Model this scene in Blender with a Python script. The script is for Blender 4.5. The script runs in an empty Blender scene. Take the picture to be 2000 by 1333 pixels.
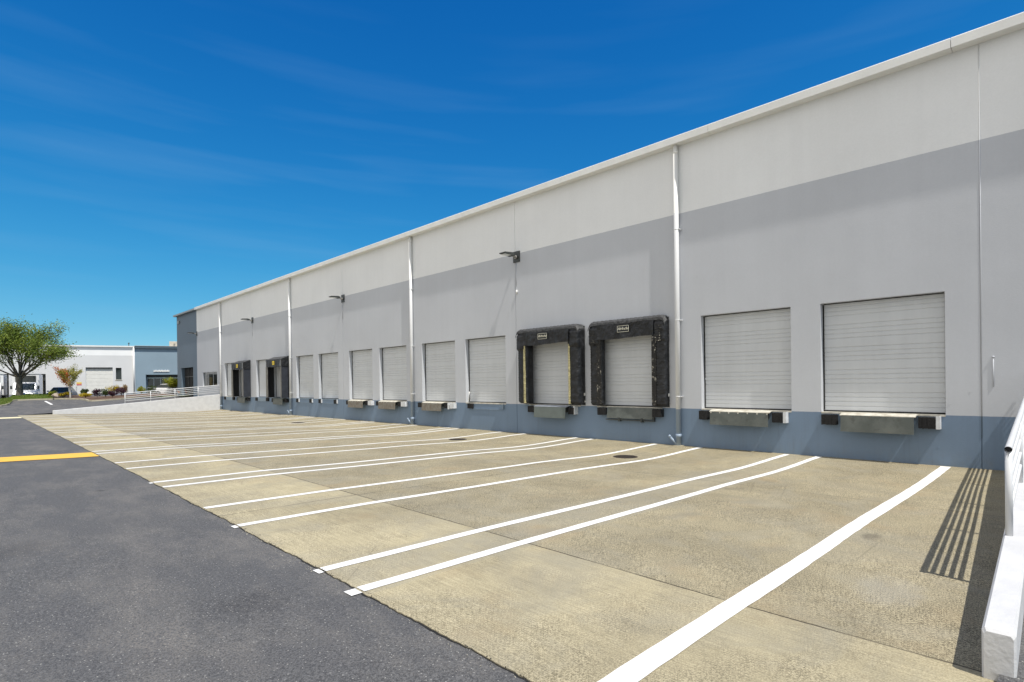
import bpy, bmesh, math, random
from mathutils import Vector, Matrix
R = math.radians
random.seed(7)
sc = bpy.context.scene
col = sc.collection

# ------------------------------------------------------------------ camera
cam_d = bpy.data.cameras.new("camera")
cam_d.sensor_width = 36.0
cam_d.lens = 1087.8 / 2000 * 36.0
cam_d.shift_y = (753.1 - 666.5) / 2000
cam_d.clip_start = 0.05
cam_d.clip_end = 3000
cam = bpy.data.objects.new("camera", cam_d)
col.objects.link(cam)
yaw, pitch, roll, CAMH = 0.79403, -0.004933, -0.012542, 2.158
f0 = Vector((math.cos(yaw)*math.cos(pitch), math.sin(yaw)*math.cos(pitch), math.sin(pitch)))
r0 = Vector((math.sin(yaw), -math.cos(yaw), 0))
u0 = r0.cross(f0)
r1 = math.cos(roll)*r0 + math.sin(roll)*u0
u1 = -math.sin(roll)*r0 + math.cos(roll)*u0
M = Matrix((r1, u1, -f0)).transposed().to_4x4()
M.translation = Vector((0, 0, CAMH))
cam.matrix_world = M
sc.camera = cam

# ------------------------------------------------------------------ world, sun, exposure
SUN = Vector((0.09, 0.507, -1.0)).normalized()          # direction the light travels
elev = math.asin(-SUN.z)
FILL_CLOUD = 7.1  # strength of the unseen cloud added as fill light
w = bpy.data.worlds.new("World"); sc.world = w; w.use_nodes = True
nt = w.node_tree; nt.nodes.clear()
def wn(t, **k):
    n = nt.nodes.new(t)
    for a, b in k.items(): setattr(n, a, b)
    return n
out = wn('ShaderNodeOutputWorld'); bg = wn('ShaderNodeBackground')
sky = wn('ShaderNodeTexSky', sky_type='NISHITA', sun_disc=False)
sky.sun_elevation = elev
sky.sun_rotation = math.pi + math.atan2(0.09, 0.507)
sky.air_density = 1.0; sky.dust_density = 0.25; sky.ozone_density = 3.0; sky.altitude = 0
hs = wn('ShaderNodeHueSaturation'); hs.inputs['Saturation'].default_value = 1.25; hs.inputs['Hue'].default_value = 0.49
# clean blue: cut the red and part of the green of the raw sky
spc = wn('ShaderNodeSeparateColor'); tint = wn('ShaderNodeCombineColor')
SKYC = ((0.175, 2.05), (0.525, 1.24), (1.25, 0.79))      # scale, power for red, green, blue
nt.links.new(sky.outputs[0], hs.inputs['Color']); nt.links.new(hs.outputs[0], spc.inputs[0])
def wm(op, a, b=0.0):
    n = wn('ShaderNodeMath', operation=op)
    for i, v in enumerate((a, b)):
        if isinstance(v, (int, float)): n.inputs[i].default_value = v
        else: nt.links.new(v, n.inputs[i])
    return n.outputs[0]
def wr(v, a, b, c=0.0, d=1.0):
    n = wn('ShaderNodeMapRange'); nt.links.new(v, n.inputs[0])
    for i, q in enumerate((a, b, c, d)): n.inputs[i+1].default_value = q
    return n.outputs[0]
tc = wn('ShaderNodeTexCoord'); sep = wn('ShaderNodeSeparateXYZ'); nt.links.new(tc.outputs['Generated'], sep.inputs[0])
dx_, dy_, dz_ = sep.outputs[0], sep.outputs[1], sep.outputs[2]
az = wm('ARCTAN2', dx_, dy_)
for i, (k_, p_) in enumerate(SKYC): nt.links.new(wm('MULTIPLY', wm('POWER', spc.outputs[i], p_), k_), tint.inputs[i])
vz = wn('ShaderNodeCombineXYZ'); nt.links.new(dx_, vz.inputs[0]); nt.links.new(dy_, vz.inputs[1])
nt.links.new(wm('ADD', wm("MULTIPLY", dz_, 0.68), 0.065), vz.inputs[2])
vn = wn('ShaderNodeVectorMath', operation='NORMALIZE'); nt.links.new(vz.outputs[0], vn.inputs[0]); nt.links.new(vn.outputs[0], sky.inputs['Vector'])
# thin cirrus: long streaks, nearly level
cv = wn('ShaderNodeCombineXYZ'); nt.links.new(wm('MULTIPLY', az, 1.3), cv.inputs[0])
nt.links.new(wm('MULTIPLY', wm('ADD', dz_, wm('MULTIPLY', az, 0.035)), 15.0), cv.inputs[1])
nz = wn('ShaderNodeTexNoise'); nz.inputs['Scale'].default_value = 1.6; nz.inputs['Detail'].default_value = 4; nz.inputs['Roughness'].default_value = 0.45; nz.inputs['Distortion'].default_value = 0.15
nt.links.new(cv.outputs[0], nz.inputs['Vector'])
cir = wm('MULTIPLY', wr(nz.outputs['Fac'], 0.48, 0.78, 0.0, 0.14), wr(dz_, 0.52, 0.36, 0.25, 1.0))
mix = wn('ShaderNodeMix', data_type='RGBA'); mix.inputs[7].default_value = (2.0, 3.6, 5.4, 1)
nt.links.new(cir, mix.inputs[0]); nt.links.new(tint.outputs[0], mix.inputs[6])
# broken white cloud added in the unseen half-sky to brighten the shaded wall
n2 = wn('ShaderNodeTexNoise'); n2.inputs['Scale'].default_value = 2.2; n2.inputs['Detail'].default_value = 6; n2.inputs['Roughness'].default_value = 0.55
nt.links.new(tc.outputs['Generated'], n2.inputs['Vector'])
fill_cum = wm('MULTIPLY', wm('MULTIPLY', wr(n2.outputs['Fac'], 0.36, 0.50), wr(dx_, -0.12, -0.34)), wr(dz_, -0.02, 0.05))
mixc = wn('ShaderNodeMix', data_type='RGBA'); mixc.inputs[7].default_value = (FILL_CLOUD*1.03, FILL_CLOUD, FILL_CLOUD*0.96, 1)
nt.links.new(fill_cum, mixc.inputs[0]); nt.links.new(mix.outputs[2], mixc.inputs[6])
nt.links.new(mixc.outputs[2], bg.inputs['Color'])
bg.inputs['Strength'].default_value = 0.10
nt.links.new(bg.outputs[0], out.inputs['Surface'])

sl = bpy.data.lights.new("sun", 'SUN'); sl.energy = 3.6; sl.angle = R(0.53); sl.color = (1.0, 0.955, 0.88)
so = bpy.data.objects.new("sun", sl); col.objects.link(so)
so.rotation_euler = (-SUN).to_track_quat('Z', 'Y').to_euler()
so.location = (-10, -40, 60)

vs = sc.view_settings
vs.view_transform = 'Standard'; vs.look = 'None'; vs.gamma = 1.0; vs.use_curve_mapping = False
vs.exposure = 0.46

# ------------------------------------------------------------------ helpers
def tag(o, label=None, cat=None, group=None, kind=None):
    if label: o['label'] = label
    if cat: o['category'] = cat
    if group: o['group'] = group
    if kind: o['kind'] = kind
    return o

def empty(name, loc=(0, 0, 0), rz=0, parent=None):
    o = bpy.data.objects.new(name, None); col.objects.link(o)
    o.empty_display_size = 0.3
    o.location = loc; o.rotation_euler = (0, 0, rz)
    if parent: o.parent = parent
    return o

class MB:
    """collects polygons, links them as one mesh object"""
    def __init__(s): s.v = []; s.f = []; s.m = []; s.sm = []
    def face(s, pts, mi=0, smooth=False):
        b = len(s.v); s.v += [tuple(p) for p in pts]; s.f.append(tuple(range(b, b+len(pts)))); s.m.append(mi); s.sm.append(smooth)
    def box(s, x0, x1, y0, y1, z0, z1, mi=0):
        b = len(s.v)
        s.v += [(x, y, z) for z in (z0, z1) for x, y in ((x0, y0), (x1, y0), (x1, y1), (x0, y1))]
        for q in ((3, 2, 1, 0), (4, 5, 6, 7), (0, 1, 5, 4), (1, 2, 6, 5), (2, 3, 7, 6), (3, 0, 4, 7)):
            s.f.append(tuple(b+i for i in q)); s.m.append(mi); s.sm.append(False)
    def obox(s, c, ax, ay, az, mi=0):
        c = Vector(c); ax, ay, az = Vector(ax), Vector(ay), Vector(az)
        b = len(s.v)
        s.v += [tuple(c + sx*ax + sy*ay + sz*az) for sz in (-1, 1) for sx, sy in ((-1, -1), (1, -1), (1, 1), (-1, 1))]
        for q in ((3, 2, 1, 0), (4, 5, 6, 7), (0, 1, 5, 4), (1, 2, 6, 5), (2, 3, 7, 6), (3, 0, 4, 7)):
            s.f.append(tuple(b+i for i in q)); s.m.append(mi); s.sm.append(False)
    def tube(s, pts, rad, n=12, mi=0, cap=True):
        pts = [Vector(p) for p in pts]
        rads = rad if isinstance(rad, (list, tuple)) else [rad]*len(pts)
        rings = []
        for i, p in enumerate(pts):
            d = (pts[min(i+1, len(pts)-1)] - pts[max(i-1, 0)]).normalized()
            up = Vector((0, 0, 1)) if abs(d.z) < 0.9 else Vector((1, 0, 0))
            a = d.cross(up).normalized(); c = a.cross(d)
            b = len(s.v)
            s.v += [tuple(p + rads[i]*(math.cos(t)*a + math.sin(t)*c)) for t in [2*math.pi*k/n for k in range(n)]]
            rings.append(b)
        for i in range(len(rings)-1):
            for k in range(n):
                s.f.append((rings[i]+k, rings[i]+(k+1) % n, rings[i+1]+(k+1) % n, rings[i+1]+k)); s.m.append(mi); s.sm.append(True)
        if cap:
            s.f.append(tuple(rings[0]+k for k in range(n))[::-1]); s.m.append(mi); s.sm.append(False)
            s.f.append(tuple(rings[-1]+k for k in range(n))); s.m.append(mi); s.sm.append(False)
    def prism(s, poly, axis, a0, a1, mi=0):
        """poly: list of 2D points in the plane normal to axis (0=x,1=y,2=z)"""
        def P(p, a):
            return {0: (a, p[0], p[1]), 1: (p[0], a, p[1]), 2: (p[0], p[1], a)}[axis]
        n = len(poly)
        s.face([P(p, a0) for p in poly], mi); s.face([P(p, a1) for p in poly][::-1], mi)
        for i in range(n):
            s.face([P(poly[i], a0), P(poly[i], a1), P(poly[(i+1) % n], a1), P(poly[(i+1) % n], a0)], mi)
    def build(s, name, mats, parent=None, bevel=0, weld=False, seg=2):
        me = bpy.data.meshes.new(name)
        me.from_pydata(s.v, [], s.f); me.update()
        mats = mats if isinstance(mats, (list, tuple)) else [mats]
        for m in mats: me.materials.append(m)
        me.polygons.foreach_set('material_index', s.m)
        me.polygons.foreach_set('use_smooth', s.sm)
        bm = bmesh.new(); bm.from_mesh(me)
        if weld: bmesh.ops.remove_doubles(bm, verts=bm.verts, dist=1e-5)
        bmesh.ops.recalc_face_normals(bm, faces=bm.faces) if weld or bevel else None
        if bevel:
            ed = [e for e in bm.edges if len(e.link_faces) == 2 and e.calc_face_angle(0) > 0.6]
            bmesh.ops.bevel(bm, geom=ed, offset=bevel, segments=seg, affect='EDGES', profile=0.5, clamp_overlap=True)
        bm.to_mesh(me); bm.free()
        o = bpy.data.objects.new(name, me); col.objects.link(o)
        if parent: o.parent = parent
        return o

def mat(name, c, rough=0.7, metal=0.0, var=0.0, vscale=3.0, bump=0.0, bscale=60.0, bdist=0.01, spec=0.5, stretch=None, var2=None):
    """procedural material: base colour modulated by noise, optional second colour, fine bump"""
    m = bpy.data.materials.new(name); m.use_nodes = True
    n = m.node_tree.nodes; L = m.node_tree.links; b = n['Principled BSDF']
    b.inputs['Roughness'].default_value = rough; b.inputs['Metallic'].default_value = metal
    b.inputs['Specular IOR Level'].default_value = spec
    g = n.new('ShaderNodeNewGeometry'); src = g.outputs['Position']
    if stretch:
        mpp = n.new('ShaderNodeMapping'); mpp.inputs['Scale'].default_value = stretch
        L.new(src, mpp.inputs[0]); src = mpp.outputs[0]
    tx = n.new('ShaderNodeTexNoise'); tx.inputs['Scale'].default_value = vscale; tx.inputs['Detail'].default_value = 6
    L.new(src, tx.inputs['Vector'])
    mx = n.new('ShaderNodeMix'); mx.data_type = 'RGBA'
    c2 = var2 if var2 else tuple(x*(1-var) for x in c)
    c1 = c if var2 else tuple(min(1, x*(1+var*0.6)) for x in c)
    mx.inputs[6].default_value = (*c2, 1); mx.inputs[7].default_value = (*c1, 1)
    rg = n.new('ShaderNodeMapRange'); rg.inputs['From Min'].default_value = 0.35; rg.inputs['From Max'].default_value = 0.65
    L.new(tx.outputs['Fac'], rg.inputs['Value']); L.new(rg.outputs[0], mx.inputs[0])
    L.new(mx.outputs[2], b.inputs['Base Color'])
    if bump:
        t2 = n.new('ShaderNodeTexNoise'); t2.inputs['Scale'].default_value = bscale; t2.inputs['Detail'].default_value = 4
        L.new(g.outputs['Position'], t2.inputs['Vector'])
        bp = n.new('ShaderNodeBump'); bp.inputs['Strength'].default_value = bump; bp.inputs['Distance'].default_value = bdist
        L.new(t2.outputs['Fac'], bp.inputs['Height']); L.new(bp.outputs[0], b.inputs['Normal'])
    return m

def nodes(m): return m.node_tree.nodes, m.node_tree.links, m.node_tree.nodes['Principled BSDF']

class NG:
    """tiny node-expression helper"""
    def __init__(s, m): s.n, s.L, s.b = nodes(m); s.g = s.n.new('ShaderNodeNewGeometry'); s.pos = s.g.outputs['Position']
    def _in(s, sock, v):
        if isinstance(v, (int, float)): sock.default_value = v
        elif isinstance(v, tuple): sock.default_value = (*v, 1) if len(sock.default_value) == 4 and len(v) == 3 else v
        else: s.L.new(v, sock)
    def math(s, op, a, b=0.0, c=0.0):
        x = s.n.new('ShaderNodeMath'); x.operation = op
        s._in(x.inputs[0], a); s._in(x.inputs[1], b); s._in(x.inputs[2], c); return x.outputs[0]
    def map(s, scale=(1, 1, 1), loc=(0, 0, 0), v=None):
        x = s.n.new('ShaderNodeMapping'); x.inputs['Scale'].default_value = scale; x.inputs['Location'].default_value = loc
        s.L.new(v or s.pos, x.inputs[0]); return x.outputs[0]
    def noise(s, scale, detail=4, rough=0.5, v=None, dist=0.0):
        x = s.n.new('ShaderNodeTexNoise'); x.inputs['Scale'].default_value = scale; x.inputs['Detail'].default_value = detail
        x.inputs['Roughness'].default_value = rough; x.inputs['Distortion'].default_value = dist
        s.L.new(v or s.pos, x.inputs['Vector']); return x.outputs['Fac']
    def voro(s, scale, v=None, out='Distance', feat='F1'):
        x = s.n.new('ShaderNodeTexVoronoi'); x.inputs['Scale'].default_value = scale; x.feature = feat
        s.L.new(v or s.pos, x.inputs['Vector']); return x.outputs[out]
    def rng(s, v, a, b, c=0.0, d=1.0):
        x = s.n.new('ShaderNodeMapRange'); s._in(x.inputs[0], v)
        for i, q in enumerate((a, b, c, d)): x.inputs[i+1].default_value = q
        return x.outputs[0]
    def mix(s, f, a, b, blend='MIX'):
        x = s.n.new('ShaderNodeMix'); x.data_type = 'RGBA'; x.blend_type = blend
        s._in(x.inputs[0], f); s._in(x.inputs[6], a); s._in(x.inputs[7], b); return x.outputs[2]
    def sep(s, v=None):
        x = s.n.new('ShaderNodeSeparateXYZ'); s.L.new(v or s.pos, x.inputs[0]); return x.outputs
    def bump(s, h, strength=0.3, dist=0.01):
        x = s.n.new('ShaderNodeBump'); x.inputs['Strength'].default_value = strength; x.inputs['Distance'].default_value = dist
        s.L.new(h, x.inputs['Height']); s.L.new(x.outputs[0], s.b.inputs['Normal'])
    def color(s, c): s._in(s.b.inputs['Base Color'], c)

def newmat(name, rough=0.7, spec=0.5, metal=0.0):
    m = bpy.data.materials.new(name); m.use_nodes = True
    b = m.node_tree.nodes['Principled BSDF']; b.inputs['Roughness'].default_value = rough
    b.inputs['Specular IOR Level'].default_value = spec; b.inputs['Metallic'].default_value = metal
    return m

# ------------------------------------------------------------------ constants
WX = 17.2            # face of the warehouse wall
Y0, S = 1.616, 7.794 # first panel joint, panel width
DOCK, DTOP = 1.22, 4.27
EDGE = 2.83          # asphalt / concrete joint
FARY = 56.3
BAND = 7.764
YSL = Y0 + 8*S       # slate blue end panel begins
YEND = 71.45

# ------------------------------------------------------------------ materials
# warehouse paint: three bands plus the slate end bay
m_wall = newmat("warehouse_paint", 0.62, 0.35)
g = NG(m_wall); x_, y_, z_ = g.sep()[0:3]
wob = g.math('MULTIPLY', g.math('SUBTRACT', g.noise(6, 2), 0.5), 0.012)
zz = g.math('ADD', z_, wob)
c_top, c_mid, c_low, c_slate = (0.82, 0.83, 0.83), (0.515, 0.535, 0.57), (0.160, 0.225, 0.315), (0.135, 0.182, 0.235)
c = g.mix(g.math('GREATER_THAN', zz, DOCK), c_low, c_mid)
c = g.mix(g.math('GREATER_THAN', zz, BAND), c, c_top)
c = g.mix(g.math('GREATER_THAN', y_, YSL), c, c_slate)
blot = g.rng(g.noise(0.35, 5, 0.55), 0.3, 0.7, 0.955, 1.035)
drip = g.rng(g.noise(1.0, 4, 0.6, g.map((3.0, 3.0, 0.16))), 0.35, 0.75, 1.005, 0.975)
fine = g.rng(g.noise(22, 3), 0.3, 0.7, 0.985, 1.015)
k = g.math('MULTIPLY', g.math('MULTIPLY', blot, drip), fine)
# run-off streaks on the base band below the docks
runs = g.math('MULTIPLY', g.rng(g.noise(1.0, 5, 0.65, g.map((1, 9, 0.5))), 0.52, 0.72, 0.0, 0.28), g.math('MULTIPLY', g.math('LESS_THAN', z_, DOCK), g.rng(g.noise(0.5, 2), 0.4, 0.6)))
# scuffs and tyre splash low on the base band
low = g.rng(z_, -0.1, 0.45, 1.0, 0.0)
sp = g.rng(g.noise(5, 6, 0.7), 0.45, 0.75, 0.0, 0.35)
cmbk = g.n.new('ShaderNodeVectorMath'); cmbk.operation = 'SCALE'
g.L.new(c, cmbk.inputs[0]); g.L.new(k, cmbk.inputs['Scale'])
c = g.mix(g.math('MULTIPLY', low, sp), cmbk.outputs[0], (0.20, 0.19, 0.16))
c = g.mix(runs, c, (0.10, 0.12, 0.145))
g.color(c)
g.bump(g.math('ADD', g.noise(35, 4), g.math('MULTIPLY', g.noise(1.2, 3), 2.5)), 0.18, 0.012)

# concrete apron
m_conc = newmat("apron_concrete", 0.85, 0.25)
g = NG(m_conc); x_, y_, z_ = g.sep()[0:3]
agg = g.rng(g.math('ADD', g.math('MULTIPLY', g.noise(58, 3, 0.75), 0.5), g.math('MULTIPLY', g.noise(115, 2, 0.6), 0.5)), 0.44, 0.56, 0.0, 1.0)
vd = g.rng(g.voro(64), 0.0, 0.55, 0.0, 1.0)
cb = g.mix(agg, (0.125, 0.108, 0.070), (0.55, 0.48, 0.32))
cb = g.mix(g.rng(vd, 0.0, 0.40, 0.75, 0.0), cb, (0.12, 0.10, 0.065))
pit = g.rng(g.voro(19), 0.05, 0.12, 1.0, 0.0)
cb = g.mix(g.math('MULTIPLY', pit, g.rng(g.noise(0.8, 3), 0.42, 0.6, 0.25, 0.9)), cb, (0.09, 0.075, 0.05))
smooth_c = g.mix(g.rng(g.noise(70, 3, 0.7), 0.38, 0.62), (0.30, 0.26, 0.165), (0.46, 0.40, 0.26))
# outer strip is smoother with broom lines along Y, worn by aggregate near its edge
strip = g.math('LESS_THAN', x_, 5.22)
wear = g.rng(g.math('ADD', g.noise(0.9, 4, 0.6), g.math('MULTIPLY', g.math('SUBTRACT', x_, 4.0), 0.08)), 0.42, 0.62, 0.35, 1.0)
back = g.rng(g.noise(0.55, 4, 0.6, g.map((1, 0.5, 1), (5, 3, 0))), 0.45, 0.72, 0.0, 0.5)
sm = g.math('ADD', g.math('MULTIPLY', strip, wear), g.math('MULTIPLY', g.math('SUBTRACT', 1.0, strip), back))
broom = g.rng(g.noise(1.0, 3, 0.7, g.map((70, 1.6, 1))), 0.35, 0.62, 0.78, 1.06)
c = g.mix(sm, cb, smooth_c)
sc1 = g.rng(g.noise(0.45, 6, 0.62, None, 0.6), 0.32, 0.68, 0.80, 1.14)
sc2 = g.rng(g.noise(2.6, 5, 0.65), 0.3, 0.7, 0.90, 1.08)
kk = g.math('MULTIPLY', sc1, sc2)
kk = g.math('MULTIPLY', kk, g.math('ADD', g.math('MULTIPLY', strip, g.math('SUBTRACT', broom, 1.0)), 1.0))
kk = g.math('MULTIPLY', kk, g.math('ADD', 0.90, g.math('MULTIPLY', strip, 0.22)))
vm = g.n.new('ShaderNodeVectorMath'); vm.operation = 'SCALE'; g.L.new(c, vm.inputs[0]); g.L.new(kk, vm.inputs['Scale']); c = vm.outputs[0]
# rusty / oily stains
st = g.rng(g.noise(0.7, 5, 0.6, g.map((1, 1, 1), (11, 4, 0))), 0.56, 0.74, 0.0, 0.45)
c = g.mix(st, c, (0.34, 0.255, 0.145))
st2 = g.rng(g.noise(0.9, 6, 0.7, g.map((1, 0.6, 1), (3, 9, 0))), 0.60, 0.74, 0.0, 0.4)
c = g.mix(st2, c, (0.15, 0.135, 0.105))
# greyer washed strip between the paired stall lines
fm = g.math('FLOORED_MODULO', g.math('SUBTRACT', y_, 4.95), 7.85)
gr = g.math('MULTIPLY', g.math('LESS_THAN', fm, 1.2), g.rng(g.noise(3, 3), 0.3, 0.6, 0.1, 0.35))
c = g.mix(gr, c, (0.30, 0.285, 0.235))
# slab to slab tone, grey washed patches, tyre arcs, drips
wh_ = g.n.new('ShaderNodeTexWhiteNoise'); wh_.noise_dimensions = '2D'
cx_ = g.n.new('ShaderNodeCombineXYZ')
g.L.new(g.math('ADD', g.math('FLOOR', g.math('DIVIDE', g.math('SUBTRACT', y_, 1.70), 7.794)), 0.5), cx_.inputs[0])
g.L.new(g.math('ADD', g.math('GREATER_THAN', x_, 5.22), g.math('MULTIPLY', g.math('GREATER_THAN', x_, 11.45), 2.0)), cx_.inputs[1])
g.L.new(cx_.outputs[0], wh_.inputs['Vector'])
sl_ = g.rng(wh_.outputs['Value'], 0.0, 1.0, 0.93, 1.05)
vm = g.n.new('ShaderNodeVectorMath'); vm.operation = 'SCALE'; g.L.new(c, vm.inputs[0]); g.L.new(sl_, vm.inputs['Scale']); c = vm.outputs[0]
c = g.mix(g.rng(g.noise(0.8, 5, 0.65, g.map((1, 1, 1), (21, 14, 0)), 0.8), 0.46, 0.70, 0.0, 0.55), c, (0.285, 0.265, 0.205))
def spot(cx0, cy0, rx, ry):
    ddx = g.math('DIVIDE', g.math('SUBTRACT', x_, cx0), rx); ddy = g.math('DIVIDE', g.math('SUBTRACT', y_, cy0), ry)
    q = g.math('ADD', g.math('MULTIPLY', ddx, ddx), g.math('MULTIPLY', ddy, ddy))
    return g.math('ADD', q, g.math('MULTIPLY', g.math('SUBTRACT', g.noise(6, 4, 0.6), 0.5), 1.6))
for (a0, b0, r0_, r1_, cc, am_) in ((8.75, 1.98, .22, .12, (0.09, 0.08, 0.065), .55), (6.6, 1.35, .5, .3, (0.42, 0.42, 0.40), .16), (12.4, 3.4, .7, .5, (0.13, 0.115, 0.09), .12),
                            (4.3, 4.2, .35, .7, (0.15, 0.13, 0.1), .14), (9.5, 11.6, .9, .6, (0.14, 0.125, 0.1), .14), (10.5, 7.4, .5, .35, (0.14, 0.12, 0.1), .12)):
    c = g.mix(g.rng(spot(a0, b0, r0_, r1_), 0.2, 1.3, am_, 0.0), c, cc)
for (a0, b0, rr_) in ((16.0, 14.0, 10.5), (3.0, -6.0, 9.7), (3.0, -6.0, 11.6), (14.0, 26.0, 9.0), (20.0, 6.0, 9.2)):
    ddx = g.math('SUBTRACT', x_, a0); ddy = g.math('SUBTRACT', y_, b0)
    rad = g.math('SQRT', g.math('ADD', g.math('MULTIPLY', ddx, ddx), g.math('MULTIPLY', ddy, ddy)))
    band = g.rng(g.math('ABSOLUTE', g.math('SUBTRACT', rad, rr_)), 0.05, 0.20, 1.0, 0.0)
    c = g.mix(g.math('MULTIPLY', band, g.rng(g.noise(0.6, 4, 0.6), 0.45, 0.7, 0.0, 0.28)), c, (0.13, 0.12, 0.10))
# saw-cut joints
def jl(sock, at, wd):
    return g.math('LESS_THAN', g.math('ABSOLUTE', g.math('SUBTRACT', sock, at)), wd)
wx = g.math('ADD', x_, g.math('MULTIPLY', g.math('SUBTRACT', g.noise(9, 3), 0.5), 0.02))
wy = g.math('ADD', y_, g.math('MULTIPLY', g.math('SUBTRACT', g.noise(9, 3), 0.5), 0.02))
j = g.math('MAXIMUM', jl(wx, 5.22, 0.012), jl(wx, 11.45, 0.008))
fy = g.math('FLOORED_MODULO', g.math('SUBTRACT', wy, 1.70), 7.794)
j = g.math('MAXIMUM', j, g.math('MULTIPLY', g.math('LESS_THAN', fy, 0.018), g.math('GREATER_THAN', y_, 5.0)))
crk = g.math('MULTIPLY', g.math('LESS_THAN', g.voro(0.33, g.map((1, 1, 1), (2, 3, 0)), feat='DISTANCE_TO_EDGE'), 0.0022), g.rng(g.noise(0.5, 2), 0.5, 0.55))
j = g.math('MAXIMUM', g.math('MULTIPLY', j, g.rng(g.noise(1.4, 3), 0.35, 0.5, 0.45, 0.95)), g.math('MULTIPLY', crk, 0.22))
c = g.mix(j, c, (0.06, 0.05, 0.035))
g.color(c)
g.bump(g.math('SUBTRACT', g.math('ADD', agg, g.math('MULTIPLY', vd, 0.8)), g.math('MULTIPLY', j, 3.0)), 0.35, 0.004)

# asphalt
m_asph = newmat("asphalt", 0.82, 0.35)
g = NG(m_asph); x_, y_, z_ = g.sep()[0:3]
ag = g.rng(g.math('ADD', g.math('MULTIPLY', g.noise(38, 3, 0.75), 0.5), g.math('MULTIPLY', g.noise(95, 2), 0.5)), 0.42, 0.58)
c = g.mix(ag, (0.048, 0.0475, 0.048), (0.150, 0.147, 0.144))
big = g.rng(g.noise(0.5, 6, 0.65, None, 0.5), 0.32, 0.7, 0.0, 1.0)
c = g.mix(g.math('MULTIPLY', big, 0.55), c, (0.078, 0.080, 0.085))
worn = g.rng(g.noise(1.3, 5, 0.7, g.map((1, 0.45, 1))), 0.45, 0.65, 0.0, 0.8)
c = g.mix(g.math('MULTIPLY', worn, g.rng(g.noise(70, 2), 0.4, 0.6)), c, (0.20, 0.185, 0.165))
for (a0, b0, r0_, am_) in ((1.9, 13.6, .12, .7), (0.95, 3.1, .05, .8), (1.55, 2.6, .045, .8), (-.6, 6.5, .35, .35), (0.4, 9.5, .5, .3), (1.9, 5.6, .4, .3)):
    ddx = g.math('SUBTRACT', x_, a0); ddy = g.math('SUBTRACT', y_, b0)
    rad = g.math('ADD', g.math('DIVIDE', g.math('SQRT', g.math('ADD', g.math('MULTIPLY', ddx, ddx), g.math('MULTIPLY', ddy, ddy))), r0_), g.math('MULTIPLY', g.math('SUBTRACT', g.noise(5, 4, 0.6), 0.5), 1.4))
    c = g.mix(g.rng(rad, 0.3, 1.2, am_, 0.0), c, (0.028, 0.028, 0.03))
vv = g.n.new('ShaderNodeTexVoronoi'); vv.inputs['Scale'].default_value = 36; g.L.new(g.pos, vv.inputs['Vector'])
sx = g.sep(vv.outputs['Color'])
stone = g.math('MULTIPLY', g.math('LESS_THAN', vv.outputs['Distance'], 0.20), g.math('GREATER_THAN', sx[0], 0.74))
c = g.mix(g.math('MULTIPLY', stone, 0.8), c, (0.38, 0.37, 0.34))
g.color(c)
g.bump(g.math('ADD', ag, g.noise(40, 2)), 0.5, 0.006)

def paint(name, colr, wearc):
    m = newmat(name, 0.6, 0.4); g = NG(m)
    ch = g.rng(g.noise(38, 5, 0.75), 0.60, 0.68, 0.0, 0.6)
    dirt = g.rng(g.noise(2.5, 5, 0.6), 0.35, 0.7, 1.0, 0.90)
    c = g.mix(ch, colr, wearc)
    vm = g.n.new('ShaderNodeVectorMath'); vm.operation = 'SCALE'; g.L.new(c, vm.inputs[0]); g.L.new(dirt, vm.inputs['Scale'])
    g.color(vm.outputs[0]); g.bump(g.noise(90, 3), 0.25, 0.003); return m
m_white = paint("white_line_paint", (0.84, 0.83, 0.80), (0.50, 0.46, 0.36))
m_yellow = paint("yellow_line_paint", (0.80, 0.47, 0.06), (0.45, 0.30, 0.10))

m_cream = paint("faded_yellow_paint", (0.80, 0.72, 0.45), (0.45, 0.38, 0.22))
m_land = mat("far_land", (0.10, 0.12, 0.06), 0.9, var=0.4, vscale=0.05)
m_trim = mat("white_metal_trim", (0.80, 0.80, 0.77), 0.45, var=0.05, vscale=1.5, bump=0.03)
m_roofm = mat("roof_membrane", (0.55, 0.55, 0.53), 0.8, var=0.1)
# sectional doors
m_door = newmat("door_steel", 0.5, 0.4); g = NG(m_door); x_, y_, z_ = g.sep()[0:3]
k = g.math('MULTIPLY', g.rng(g.noise(0.8, 5, 0.6), 0.3, 0.7, 0.95, 1.03), g.rng(g.noise(1.0, 3, 0.6, g.map((4, 4, 0.3))), 0.3, 0.7, 1.02, 0.96))
vm = g.n.new('ShaderNodeVectorMath'); vm.operation = 'SCALE'; vm.inputs[0].default_value = (0.565, 0.588, 0.612); g.L.new(k, vm.inputs['Scale'])
g.color(vm.outputs[0])
m_rubber = mat("black_rubber", (0.016, 0.016, 0.017), 0.65, var=0.5, vscale=20, bump=0.4, bscale=50, spec=0.35)
m_vinyl = mat("black_vinyl", (0.0135, 0.0145, 0.017), 0.42, var=0.5, vscale=4, bump=0.9, bscale=4.5, bdist=0.09, spec=0.42)
m_vinyl2 = mat("faded_side_vinyl", (0.020, 0.024, 0.034), 0.6, var=0.3, vscale=4, bump=0.3, bscale=8)
m_seam = mat("grey_side_curtain", (0.17, 0.165, 0.15), 0.7, var=0.3, vscale=6, bump=0.2)
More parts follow.
